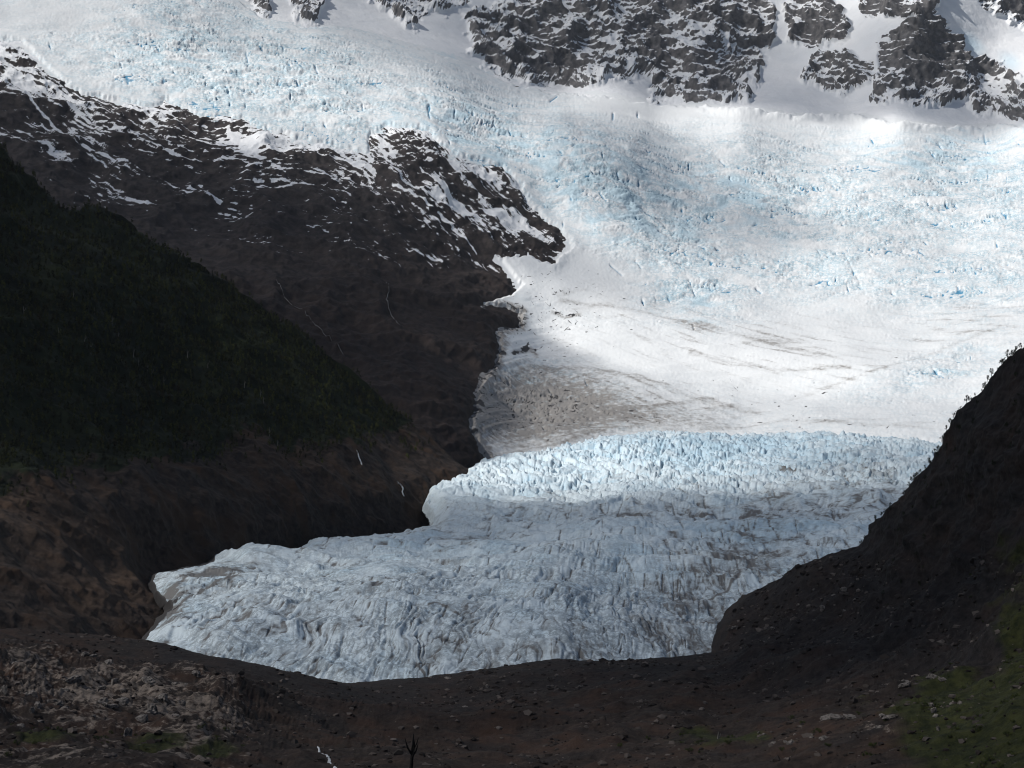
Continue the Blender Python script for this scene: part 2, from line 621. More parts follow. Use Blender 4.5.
def build_far():
    PX, PY, P, N = far_sheet(0.9)
    px0, py0 = -230, -56
    X, Y, Z = P[..., 0], P[..., 1], P[..., 2]
    gsd = poly_sd(GLACIER, PX, PY)
    jit = fbm(PX / 16, PY / 11, 4, 3)
    left = sst(620, 540, PX) * sst(60, 130, PY + (PX - 250) * .0)          # the left mountain, not the summit cliffs
    left = (PX < 600) & (PY > 30 + np.clip(PX - 60, 0, 999) * .12)
    gsd = gsd + fbm(PX / 4.5, PY / 3.6, 3, 7) * np.where(left, 2.4, 1.0)
    gsd = gsd + jit * np.where(left, 5 - 3.8 * sst(250, 290, PY) * sst(350, 330, PY), 3)
    # ---------- mountain
    a = X - .45 * Z
    b = Y + .55 * Z
    wl = left.astype(F32)
    wx = fbm(a / 260, b / 260, 3, 40) * 60
    rock = ridged3(P / 230, 6, 50, .54)                                   # blocky relief
    strata = Z * .92 + .28 * X + fbm(a / 300, b / 300, 3, 44) * 55
    ph = strata / 38.0
    ter = ph - np.floor(ph)
    ter = sst(.0, .75, ter) - ter                                          # ledges
    st2 = Z * .95 + .20 * X + .25 * Y + fbm(a / 120, b / 120, 3, 47) * 30
    ph2 = st2 / 17.0
    t2 = ph2 - np.floor(ph2)
    t2 = sst(.0, .8, t2) - t2
    fine = fbm3(P / 26, 3, 58)
    # where the summit walls stand: outlines of bare rock
    walls = [[(372, -60), (372, 2), (392, 14), (415, 26), (430, 14), (470, 0), (480, -60)],
             [(470, 45), (465, 14), (500, -5), (560, -60), (700, -60), (760, -20), (778, 15), (765, 60), (748, 100), (700, 106), (655, 103), (650, 80),
              (622, 76), (585, 89), (545, 85), (505, 80), (488, 70)],
             [(780, 2), (830, -4), (850, 20), (842, 38), (812, 46), (790, 40)],
             [(800, 75), (818, 56), (850, 55), (872, 62), (868, 85), (842, 94), (815, 84)],
             [(878, 45), (905, 20), (935, 14), (958, 40), (970, 62), (968, 100), (945, 105), (905, 103), (868, 98), (880, 75)],
             [(858, -30), (862, 12), (905, 18), (935, 14), (940, -30)],
             [(968, 60), (1000, 62), (1024, 90), (1060, 130), (1010, 120), (975, 108), (962, 90)],
             [(965, -40), (985, 6), (1030, 26), (1120, 40), (1120, -40)],
             [(246, -30), (250, 8), (262, 20), (270, 12), (265, -30)],
             [(290, -30), (293, 12), (306, 28), (318, 14), (320, -30)]]
    wsd = np.full(PX.shape, -1e3, F32)
    for w in walls:
        wsd = np.maximum(wsd, poly_sd(w, PX, PY))
    wsd = wsd + fbm(PX / 22, PY / 14, 5, 77, .6) * 13 + 1.5
    wall = sst(-2, 4, wsd)
    rough = np.where(left, .55, wall)
    disp = rough * (rock - .45) * np.where(left, 70, 85) + rough * (ter * 13 + t2 * 6 + fine * 8)
    disp += wall * np.where(left, 0, 1) * 14
    disp += (1 - rough) * fbm(a / 300, b / 200, 4, 63) * 10
    snow_shape = sst(0, 10, -gsd) * 1.0
    PM = P + N * (disp * snow_shape - 6)[..., None]
    NM = normals(PM)
    nz = NM[..., 2]
    # snow: lies on ledges of the walls, everywhere on the summit slopes, in streaks high on the left mountain
    s_wall = .5 + (nz - .585) * 1.35 + fbm3(P / 120, 3, 83) * .55 + fbm3(P / 30, 3, 86) * .42
    s_wall = s_wall + blobs([(715, 46, 46, 13, 0, .42), (600, 28, 18, 30, 0, .3), (480, 12, 60, 8, 0, .3), (638, 80, 20, 10, 0, .35), (985, 86, 16, 14, 0, .35), (830, 70, 30, 14, 0, .15), (540, 20, 30, 6, 10, .2)], PX, PY)
    s_wall = s_wall - blobs([(560, 62, 34, 22, 0, .22), (655, 45, 8, 24, -10, .4), (922, 62, 36, 34, 0, .26), (900, 8, 44, 12, 0, .3), (700, 92, 40, 12, 0, .2), (495, 55, 24, 20, 0, .15)], PX, PY)
    s_top = np.where(wall > .5, s_wall, .95)
    edge = sst(0, 60, -gsd)
    alt = sst(265, 70, PY - .27 * PX - 20 * (PX < 120) + 46 * fbm(a / 200, b / 200, 3, 90))
    ua, va = PX + .42 * PY, PY - (.40 + .10 * np.sin(PX / 70.0)) * PX
    streak = fbm(ua / 34, va / 2.9, 3, 95)
    streak2 = fbm(ua / 11, va / 2.0, 2, 96)
    st_b = fbm(ua / 70, va / 20, 3, 97)
    s_left = -.30 + .54 * alt + streak * .50 + streak2 * .62 + st_b * (.25 + .5 * alt) + (nz - .75) * .7 + .30 * sst(46, 4, -gsd) * sst(330, 120, PY)
    s_left += blobs([(118, 130, 24, 5, 18, .5), (30, 88, 50, 10, 22, .34), (420, 186, 34, 4, 30, .5), (470, 206, 28, 10, 22, .6), (505, 216, 30, 9, 22, .6),
                     (440, 195, 18, 4, 25, .5), (60, 150, 50, 5, 22, .22), (140, 197, 18, 1.6, 20, .7), (500, 262, 22, 4, 5, .4)], PX, PY)
    s_left += stroke([(1.6, .5, [(30, 100), (60, 125), (90, 150)]), (1.5, .45, [(228, 125), (250, 150), (285, 175)]), (1.3, .5, [(190, 187), (220, 200)]),
                      (1.2, .5, [(385, 180), (420, 200), (445, 218), (478, 250)]), (1.2, .55, [(270, 180), (315, 186)]),
                      (1.0, .45, [(410, 250), (440, 262)]), (.8, .42, [(436, 283), (448, 278), (460, 276)])], PX, PY)
    s_left -= blobs([(30, 55, 40, 12, 25, .5), (415, 150, 30, 14, 25, .35)], PX, PY) * (nz < .8)
    s_left -= .6 * sst(0, 50, PY - (205 + .12 * PX)) * sst(470, 380, PX) + .9 * sst(262, 285, PY) * sst(380, 430, PX)
    snow = np.where(left, s_left, s_top)
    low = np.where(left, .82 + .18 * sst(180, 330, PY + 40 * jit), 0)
    blue = blobs([(972, 42, 26, 14, 40, .5), (1010, 60, 20, 14, 40, .45)], PX, PY) * (wall < .3)
    keep = gsd < 9
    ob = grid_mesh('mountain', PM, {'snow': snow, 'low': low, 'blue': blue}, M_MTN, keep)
    tag(ob, 'dark snow-streaked mountainside with snowy grey rock walls around the icefall', kind='structure')
    # ---------- icefall
    amp = np.clip(.20 + blobs([(240, 70, 190, 60, 14, .9), (480, 130, 120, 40, 25, .75), (620, 190, 120, 55, 25, .85), (820, 200, 190, 50, 12, .75), (1000, 200, 160, 60, 5, .8),
                              (690, 280, 60, 40, 20, .75), (850, 275, 200, 28, 4, .6), (940, 370, 60, 16, -20, .5), (540, 400, 70, 34, 5, .75), (1000, 270, 100, 40, 0, .6)], PX, PY)
                  - blobs([(560, 270, 60, 24, 25, .7), (700, 350, 190, 40, 0, .20), (850, 118, 140, 10, 3, .6), (70, 15, 60, 20, 0, .4), (640, 108, 60, 12, 5, .5)], PX, PY), .05, 1)
    wa = fbm(X / 210, Y / 210, 3, 101) * 70
    wb = fbm(X / 170, Y / 170, 3, 104) * 60
    u = X + wa
    v = (Y + .6 * Z) + wb
    f1, f2, rv = worley(u / 46, v / 26, 5)
    crack = 1 - sst(.02, .20, f2 - f1)
    f1b, f2b, rvb = worley((u + v * .5) / 20, (v - u * .2) / 13, 6)
    crb = 1 - sst(.03, .22, f2b - f1b)
    rd = ridged(u / 100, v / 46, 5, 110, .55)
    bl = fbm(u / 150, v / 100, 4, 115)
    big = sst(.02, .42, fbm(u / 230, v / 110, 4, 118))                          # where crevasses gape
    rough = .25 + .75 * sst(-.25, .35, fbm(u / 180, v / 90, 4, 121))
    d = ((rv - .5) * 7 * big + (rd - .4) * 14 + (rvb - .5) * 3.2) * rough + bl * 15
    d = d * amp - crack * amp * big * 7 - crb * amp * 2.2 * rough
    # long flow lines over the run-out
    flow = fbm((PX - 560) / 90, (PY - .10 * (PX - 700) ** 2 / 400 + .1 * PX) / 6.0, 4, 130)
    d += flow * 4.0 * sst(300, 345, PY)
    d += fbm(X / 420, Y / 380, 3, 133) * 20
    d += fbm(u / 9, v / 9, 3, 139) * (.8 + 1.8 * amp)
    lines = [(1.1, 1.0, [(690, 245), (697, 246), (704, 250)]), (1.0, .9, [(756, 290), (761, 293)]), (.6, .45, [(845, 258), (851, 268), (857, 279), (862, 288)]),
             (.9, .9, [(550, 103), (557, 97)]), (.9, .9, [(600, 192), (606, 202)]), (.9, .9, [(617, 172), (619, 178)]),
             (.9, .9, [(613, 114), (613, 119)]), (.8, .9, [(638, 113), (638, 117)]), (.9, .8, [(646, 210), (652, 216)]), (.9, .8, [(362, 106), (363, 112)]), (.9, .8, [(246, 52), (248, 60)]),
             (.9, .8, [(428, 105), (430, 118)]), (.9, .8, [(315, 66), (318, 74)]), (.9, .8, [(984, 136), (986, 144)]), (.8, .8, [(720, 160), (725, 166)]), (.8, .7, [(693, 325), (694, 330)]),
             (.8, .8, [(858, 286), (861, 288)]), (.8, .7, [(610, 265), (622, 275)]), (.8, .7, [(635, 262), (641, 270)])]
    wt = np.clip(amp - .22, 0, 1) ** 1.3 * (gsd > 3) * (PY > -10) * (.08 + big * rough)
    x, y, r = scatter(900, wt, px0, .9, py0, .9, 21)
    it = [(x[k], y[k], r.uniform(.6, 3.2), (1.2 if r.random() < .6 else -.9) + r.normal(0, .5), r.uniform(.4, .75), r.uniform(.35, .9)) for k in range(len(x))]
    x, y, r = scatter(120, wt, px0, .9, py0, .9, 26)
    deepl = [(x[k], y[k], r.uniform(2, 6), (1.1 if r.random() < .7 else .2) + r.normal(0, .3), r.uniform(.7, 1.1), r.uniform(.9, 1.2)) for k in range(len(x))]
    x, y, r = scatter(420, np.clip(amp - .15, 0, 1) * (gsd > 3) * (PY > -10), px0, .9, py0, .9, 22)
    it += [(x[k], y[k], r.uniform(1, 5), r.normal(.35, .4), r.uniform(.35, .65), r.uniform(.2, .6)) for k in range(len(x))]
    x, y, r = scatter(260, (gsd > 4) * (PY > 240) * (PY < 430) * (PX < 1030) * 1.0, px0, .9, py0, .9, 23)
    it += [(x[k], y[k], r.uniform(1, 8), r.normal(-.05, .25), r.uniform(.35, .7), r.uniform(.1, .4)) for k in range(len(x))]
    small = dashes(it, PX.shape, px0, .9, py0, .9)
    cl = np.maximum(stroke(lines, PX, PY), dashes(deepl, PX.shape, px0, .9, py0, .9))
    d *= sst(-1, 14, gsd)
    d -= cl * 7 + small * 2.5
    cl = np.maximum(cl, small)
    thick = 5 * sst(-2, 2, gsd) - 2.5 + 20 * np.exp(-((gsd - 3.5) / 4) ** 2) * sst(690, 730, PX + 20 * jit) * (PY < 160) * (.6 + .8 * jit)
    PG = P + N * (d * sst(-2, 8, gsd) + thick)[..., None]
    PG[..., 2] += 4 * (sst(-1, 2, gsd) - 1)
    bluemap = amp * .30 + .5 * blobs([(620, 180, 110, 40, 25, .55), (720, 215, 90, 36, 20, .5), (560, 140, 90, 26, 20, .45), (900, 150, 120, 22, 0, .35)], PX, PY) + blobs([(250, 80, 150, 40, 15, .25), (470, 135, 60, 24, 25, .55), (600, 195, 90, 40, 25, .5), (440, 45, 30, 12, 30, .3), (385, 120, 24, 10, 0, .6), (520, 165, 40, 20, 30, .6),
                            (690, 180, 60, 16, 25, .3), (740, 190, 50, 16, 25, .5), (950, 160, 100, 24, 0, .4), (700, 305, 14, 20, 20, .5), (940, 370, 60, 14, -20, .25)], PX, PY)
    bluemap = bluemap * (.15 + 1.25 * sst(-.25, .45, fbm(u / 85, v / 95, 5, 124))) * .85 + .22 * crb * amp * rough - .06 - blobs([(860, 340, 120, 40, 0, .2), (270, 90, 80, 34, 15, .16), (330, 60, 60, 20, 15, .16), (850, 185, 120, 20, 12, .22), (660, 145, 80, 12, 15, .2)], PX, PY)
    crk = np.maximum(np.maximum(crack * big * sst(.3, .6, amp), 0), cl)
    dirt_shade = .10 * sst(.1, .6, flow) * sst(300, 340, PY)
    dirt_shade += blobs([(545, 412, 78, 34, 4, .62), (500, 400, 40, 40, 0, .2), (560, 345, 36, 26, 10, .16), (640, 300, 70, 14, 14, .20), (690, 325, 60, 12, 18, .18), (600, 300, 50, 22, 30, .2),
                   (570, 300, 20, 12, 30, .3), (700, 405, 110, 9, 4, .22), (850, 425, 150, 8, 1, .20), (780, 345, 60, 12, 14, .26), (950, 320, 140, 26, -8, .12), (900, 270, 130, 30, 0, .06)], PX, PY) * (.45 + .8 * sst(-.3, .4, flow))
    dirt_shade += .45 * crack * blobs([(545, 412, 70, 30, 4, 1)], PX, PY)
    dirt_shade += stroke([(2.2, .32, [(690, 352), (740, 365), (780, 372), (850, 370)]), (2.5, .25, [(520, 372), (580, 368), (650, 384), (720, 404), (760, 412)]),
                    (2, .25, [(560, 300), (640, 310), (720, 330), (790, 350), (820, 360)]), (2, .22, [(790, 398), (880, 372), (1000, 330)]), (1.6, .2, [(700, 430), (790, 420), (940, 432)]),
                    (2.2, .6, [(513, 354), (530, 350), (536, 356)]), (2, .5, [(552, 312), (566, 318), (580, 314)])], PX, PY)
    deb = fbm(u / 30, v / 30, 4, 145)
    cell = 1 - sst(.03, .16, f2b - f1b)
    zone = blobs([(545, 408, 80, 36, 4, 1), (505, 410, 50, 44, 0, 1), (620, 416, 90, 18, 3, .8)], PX, PY)
    dirt_shade = dirt_shade + zone * (.72 + .3 * deb)
    dirt_shade = dirt_shade + .42 * sst(-.05, .45, fbm((PX - 300) / 46, (PY + .00050 * (PX - 900) ** 2 - .12 * PX) / 3.2, 4, 149)) * blobs([(760, 350, 190, 46, 6, 1), (960, 330, 100, 36, -12, .9), (640, 390, 130, 26, 6, .8)], PX, PY)
    stones = zone * (.50 * cell + .36 * crack + .32 * sst(.0, .5, deb))
    mg = sst(10, 0, gsd) * (PX < 620) * sst(285, 310, PY)
    dirt_shade = dirt_shade + .7 * mg
    stones = stones + mg * (.15 + .6 * sst(-.1, .4, deb))
    stones += stroke([(3, .75, [(513, 355), (524, 350), (534, 350)]), (2.5, .65, [(520, 351), (527, 345)]), (2.4, .55, [(556, 313), (572, 316), (578, 312)]), (3, .40, [(545, 300), (560, 290), (575, 292)]), (2, .4, [(498, 360), (505, 352)]),
                      (4, .34, [(585, 300), (600, 292), (612, 300)])], PX, PY) * (.5 + .9 * sst(-.25, .35, fbm(PX / 6, PY / 4, 3, 147)))
    x, y, r = scatter(420, blobs([(545, 320, 50, 40, 0, 1), (545, 410, 80, 32, 0, .3), (700, 400, 160, 20, 0, .2), (880, 425, 120, 8, 0, .3)], PX, PY) * (gsd > 2), px0, .9, py0, .9, 24)
    stones = np.maximum(stones, dashes([(x[k], y[k], r.uniform(.5, 6), r.normal(.2, .5), r.uniform(.4, .8), r.uniform(.3, .9)) for k in range(len(x))], PX.shape, px0, .9, py0, .9))
    ob = grid_mesh('glacier', PG, {'stones': stones, 'veins': np.clip(amp * 1.5 * (.5 + .7 * rough) - .08, 0, 1), 'blue': bluemap, 'crack': crk, 'dirt_shade': np.clip(dirt_shade, 0, 1)}, M_ICE, gsd > -6)
    tag(ob, 'broad white and pale blue icefall pouring from the snowy rock walls', 'glacier')
    return PX, PY, PM


FARX, FARY, FARP = build_far()


# ------------------------------------------------------------------ sheets that end in a skyline of their own
def sheet(px, top, bottom, rows, ctrl, back=(6, 16, 36, 70, 120, 200), slope=.7, smooth=.002, power=1.0):
    t = np.linspace(0, 1, rows) ** power
    T = top(px)
    B = bottom(px)
    PX = np.repeat(px[None], rows, 0)
    PY = T[None] + (B - T)[None] * t[:, None]
    P = world(PX, PY, depth_on(ctrl, PX, PY, smooth))
    rad = P[0] * np.array([1, 1, 0])
    rad /= np.linalg.norm(rad, axis=-1, keepdims=True)
    bk = [P[0] + rad * d + np.array([0, 0, -slope * d * min(1, .35 + d / 60)]) for d in back[::-1]]
    P = np.concatenate([np.stack(bk), P])
    PX = np.concatenate([np.repeat(px[None], len(back), 0), PX])
    PY = np.concatenate([np.repeat(T[None], len(back), 0) - 0.0, PY])
    return PX, PY, P, len(back)


def build_hill():
    px = np.arange(-230, 520, 1.0)
    ctrl = [(-230, 40, 1950), (-230, 300, 1500), (-230, 500, 1200), (-230, 660, 980), (0, 160, 2280), (75, 212, 2340), (130, 228, 2440), (200, 268, 2450), (300, 338, 2450), (400, 420, 2450), (450, 458, 2430), (520, 500, 2420),
            (0, 300, 1850), (0, 400, 1650), (0, 470, 1480), (0, 560, 1250), (0, 640, 1080), (100, 250, 2200), (150, 350, 2050), (150, 430, 1850), (230, 440, 1950), (330, 440, 2150),
            (150, 500, 1620), (250, 500, 1820), (350, 480, 2060), (430, 500, 2220), (150, 570, 1570), (100, 600, 1330), (150, 640, 1300), (300, 560, 1850), (300, 700, 1500), (500, 600, 2250), (0, 720, 960)]
    PX, PY, P, nb = sheet(px, HILL_TOP, lambda x: np.full(x.shape, 705.0), 420, ctrl)
    N = normals(P)
    a = P[..., 0] - .4 * P[..., 2]
    b = P[..., 1] + .4 * P[..., 2]
    forest = poly_sd([(-300, 0), (0, 120), (430, 400), (400, 424), (345, 432), (300, 438), (250, 432), (225, 438), (170, 448), (90, 462), (30, 478), (-300, 500)], PX, PY)
    veg = sst(-34, 22, forest + 42 * fbm(PX / 46, PY / 26, 5, 201, .6))
    r = ridged3(P / 150, 6, 210, .52)
    gul = ridged((a * .6 + b * .6) / 90, (a - b) / 330, 4, 216)
    d = (r - .4) * 26 + (gul - .4) * 10 + fbm3(P / 20, 3, 220) * 3.0
    k = np.ones(PX.shape)
    k[nb] = .5
    P2 = P + N * d[..., None] * .8
    tan = blobs([(110, 590, 60, 26, -12, .8), (60, 540, 80, 26, 10, .5), (20, 500, 60, 12, 15, .5), (350, 480, 70, 16, 12, .45), (60, 235, 18, 14, 50, .3), (420, 500, 20, 12, 0, .5)], PX, PY)
    ob = grid_mesh('hillside', P2, {'veg': veg, 'tan': tan}, M_HILL)
    tag(ob, kind='structure')
    return PX, PY, P2, veg, nb


HX, HY, HP, HVEG, HNB = build_hill()


def build_tongue():
    px = np.arange(96, 1060, .8)
    py = np.arange(418, 714, .62)
    PX, PY = np.meshgrid(px, py)
    ctrl = [(100, 660, 1220), (140, 634, 1240), (153, 572, 1480), (200, 556, 1580), (250, 543, 1680), (340, 532, 1820), (424, 518, 1980), (430, 490, 2180), (485, 457, 2480), (560, 440, 2680), (640, 430, 2840), (700, 428, 2900),
            (800, 429, 2880), (940, 440, 2700), (1100, 470, 2400), (400, 690, 1130), (250, 670, 1160), (560, 665, 1160), (700, 650, 1230), (400, 620, 1230), (560, 610, 1270), (250, 620, 1250), (700, 600, 1400),
            (400, 575, 1430), (560, 570, 1470), (700, 560, 1560), (250, 580, 1440), (560, 515, 1980), (700, 510, 2030), (800, 515, 1960), (880, 510, 1950), (800, 560, 1560), (1000, 520, 1900), (500, 500, 2120), (700, 480, 2300), (850, 475, 2320),
            (560, 470, 2400), (700, 450, 2620), (850, 450, 2600), (300, 740, 1090), (560, 740, 1090), (100, 740, 1090), (1000, 740, 1150), (180, 600, 1330), (800, 640, 1300), (1000, 640, 1400)]
    P = world(PX, PY, depth_on(ctrl, PX, PY, .002))
    N = normals(P)
    X, Y, Z = P[..., 0], P[..., 1], P[..., 2]
    poly = [(126, 646), (139, 634), (149, 621), (160, 609), (169, 600), (165, 593), (155, 585), (150, 576), (153, 570), (166, 563), (200, 556), (250, 542), (290, 545), (318, 534), (345, 531), (395, 523), (418, 519), (434, 514), (431, 505), (426, 497)] + TONGUE_TOP[13:-1] + [(1100, 470), (1100, 760), (138, 760)]
    sd = poly_sd(poly, PX, PY) + 2.2 * fbm(PX / 15, PY / 10, 4, 300) - 2.5
    wx = fbm(X / 120, Y / 120, 3, 301) * 34
    wy = fbm(X / 120, Y / 150, 3, 304) * 40
    # fluted ribs running down to the snout, fanning out from up the valley
    ang = np.arctan2(X - 170, 2150 - Y)
    rr = np.hypot(X - 170, 2150 - Y)
    fan = ang * 800 + fbm(X / 260, Y / 260, 2, 308) * 34 + fbm(X / 30, Y / 44, 3, 309) * 9
    ribs = ridged((fan + wx * .12) / 27, (rr + wy) / 250, 5, 310, .55)
    ribs2 = ridged((fan + wx * .16) / 11, (rr + wy) / 105, 4, 315, .55)
    ser = ridged((X + .5 * Y + wx) / 40, (Y - .3 * X + wy) / 60, 5, 320, .58)   # seracs of the rear tier
    f1, f2, rv = worley((X + wx + .6 * Y) / 19, (Y + wy - .4 * X) / 34, 9)
    crack = 1 - sst(.02, .2, f2 - f1)
    front = sst(1800, 1350, Y)
    rear = sst(2060, 2300, Y)
    mid = 1 - np.maximum(front, rear)
    ribs3 = ridged((fan + wx * .1) / 5.5, (rr + wy) / 48, 3, 318, .55)
    right = sst(540, 700, PX)
    x_h = ridged((X - .35 * Y + wx * .3) / 17, (Y + .5 * X + wy) / 110, 4, 319, .55)      # slanting shear lines on the right half
    serz = rear * (.35 + .65 * sst(430, 560, PX))
    d = (.36 - ribs) * (2 + 5.0 * front) + (.36 - ribs2) * (1.0 + 3.2 * front) + (.36 - ribs3) * (.5 + 1.3 * front) + (.36 - x_h) * right * 3.2 * (1 - rear)
    d *= .18 + .80 * sst(-.3, .35, fbm(X / 60, Y / 90, 3, 346))
    swell = ridged((fan + 40 * fbm(X / 80, Y / 80, 3, 348)) / 420, (rr + wy * 1.4) / 85, 3, 349, .5)
    d += (swell - .4) * 11 * (1 - rear)
    cross = ridged((fan * .7 + rr * .5) / 60, (rr - fan * .5 + wy) / 30, 4, 352, .55)
    d += (.36 - cross) * 1.5 * (1 - rear)
    d += (ser - .4) * (1.5 + 4 * rear + 6.5 * serz * (.4 + 1.2 * sst(-.2, .4, fbm(X / 130, Y / 160, 3, 344)))) + (rv - .5) * (.3 + 1.5 * rear + 2.5 * serz)
    d += fbm(X / 190, Y / 240, 3, 330) * 13 + fbm((X + wx) / 55, (Y + wy) / 55, 3, 332) * 1.2
    d += fbm((X + wx) / 9, (Y + wy) / 20, 4, 335) * .8
    gate = sst(.0, .4, fbm(X / 110, Y / 130, 3, 340))
    d -= crack * (.1 + .4 * gate + 3 * rear)
    x0, y0 = 96, 418
    x, y, r = scatter(420, (sd > 2) * rear * (PY < 508), x0, .8, y0, .62, 41)
    it = [(x[k], y[k], r.uniform(2, 7), -1.0 + r.normal(0, .25) if x[k] < 760 else -.7 + r.normal(0, .3), r.uniform(.45, .9), r.uniform(.3, 1)) for k in range(len(x))]
    x, y, r = scatter(1500, (sd > 2) * (PY > 505) * (.3 + sst(-.3, .4, fbm(X / 90, Y / 120, 3, 342))), x0, .8, y0, .62, 42)
    fl = []
    for k in range(len(x)):
        # each runs down the fan
        dxp, dyp = x[k] - 630, (y[k] - 470) * 1.0
        fl.append((x[k], y[k], r.uniform(2, 12), math.atan2(dyp, dxp) + r.normal(0, .32), r.uniform(.5, 1.05), r.uniform(.3, 1.0)))
    x, y, r = scatter(500, (sd > 2) * (PY > 470) * right, x0, .8, y0, .62, 43)
    fl += [(x[k], y[k], r.uniform(3, 12), .75 + r.normal(0, .35), r.uniform(.5, 1.0), r.uniform(.3, .95)) for k in range(len(x))]
    slit = dashes(it, PX.shape, x0, .8, y0, .62)
    fis = dashes(fl, PX.shape, x0, .8, y0, .62)
    d -= slit * 5 + fis * 1.6
    d -= 8 * blobs([(640, 512, 260, 9, -2, 1)], PX, PY)                       # trough between both tiers
    left = sst(118, 230, PX + (PY - 600) * .2)
    d *= .35 + .65 * left
    P2 = P + np.stack([d * 0, d * 0, d * .75], -1) + N * (d * .3)[..., None]
    P2[..., 2] -= 7 * (1 - sst(0, 14, sd))
    P2 = rim(P2, sd, 7, .28)
    blue = .14 + .38 * fbm(X / 90, Y / 110, 4, 350) + .30 * crack * rear + blobs([(730, 448, 160, 22, 0, .35), (560, 470, 120, 16, -15, .10), (760, 530, 80, 14, 0, .40), (640, 575, 60, 20, 0, .22), (500, 560, 200, 30, 0, .12)], PX, PY)
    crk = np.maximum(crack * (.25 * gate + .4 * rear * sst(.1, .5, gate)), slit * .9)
    gn = fbm(X / 70, Y / 110, 4, 360)
    groove = np.maximum.reduce([sst(.58, .85, ribs) * (.3 + .7 * front), sst(.56, .82, ribs2) * (.15 + .75 * front), sst(.58, .84, x_h) * right * .8 * (1 - rear)])
    dirt_shade = .05 + .60 * fis + .30 * sst(.55, .85, ribs3) * front + .50 * groove * sst(-.1, .4, gn) + .35 * sst(.26, .06, ser) * mid + .2 * crack * mid  # dark groove and fissure lines painted into the colour, deepening their shade
    dirt_shade += blobs([(210, 572, 55, 8, -12, .60), (172, 600, 18, 24, 30, .8), (225, 585, 20, 6, -35, .5), (420, 645, 40, 30, 0, .28), (560, 655, 90, 12, 0, .3), (690, 610, 60, 40, 0, .40), (800, 500, 110, 22, 0, .30), (870, 480, 80, 30, 10, .32),
                   (640, 508, 200, 6, -2, .22), (560, 490, 120, 9, -12, .20), (300, 660, 60, 14, 12, .15), (740, 560, 70, 30, -20, .40), (330, 610, 160, 30, 10, .1)], PX, PY) * (.35 + 1.1 * sst(-.3, .4, fbm(X / 26, Y / 44, 4, 365)))  # blobs along the trough paint its shade, the others are dirt
    dirt_shade += stroke([(1.2, .9, [(780, 470), (788, 469), (795, 471)]), (1.0, .8, [(740, 508), (755, 507)]), (.9, .8, [(700, 509), (712, 508)]), (1.0, .7, [(428, 608), (436, 606), (445, 610), (462, 618)]), (1.0, .6, [(160, 590), (190, 578), (230, 570)]),
                    (1.1, .8, [(168, 610), (200, 590), (240, 575)]), (1.2, .8, [(418, 656), (424, 664), (428, 676)]), (1.2, .7, [(700, 600), (725, 590), (745, 575)]), (1, .6, [(720, 545), (745, 560), (760, 580)])], PX, PY)
    ob = grid_mesh('glacier_tongue', P2, {'stones': 1.1 * sst(1.8, -.6, sd) * (PX < 215) + blobs([(172, 600, 22, 14, -30, .5), (196, 588, 26, 5, -30, .45)], PX, PY) * (.5 + sst(-.2, .3, fbm(PX / 9, PY / 5, 3, 370))), 'veins': .25 + .5 * front, 'blue': blue, 'crack': crk, 'dirt_shade': np.clip(dirt_shade, 0, 1)}, M_TONGUE, sd > -7)
    tag(ob, 'grey-blue crevassed lower glacier tongue spreading out onto the dark moraine', 'glacier')
    return PX, PY, P2


TX, TY, TP = build_tongue()


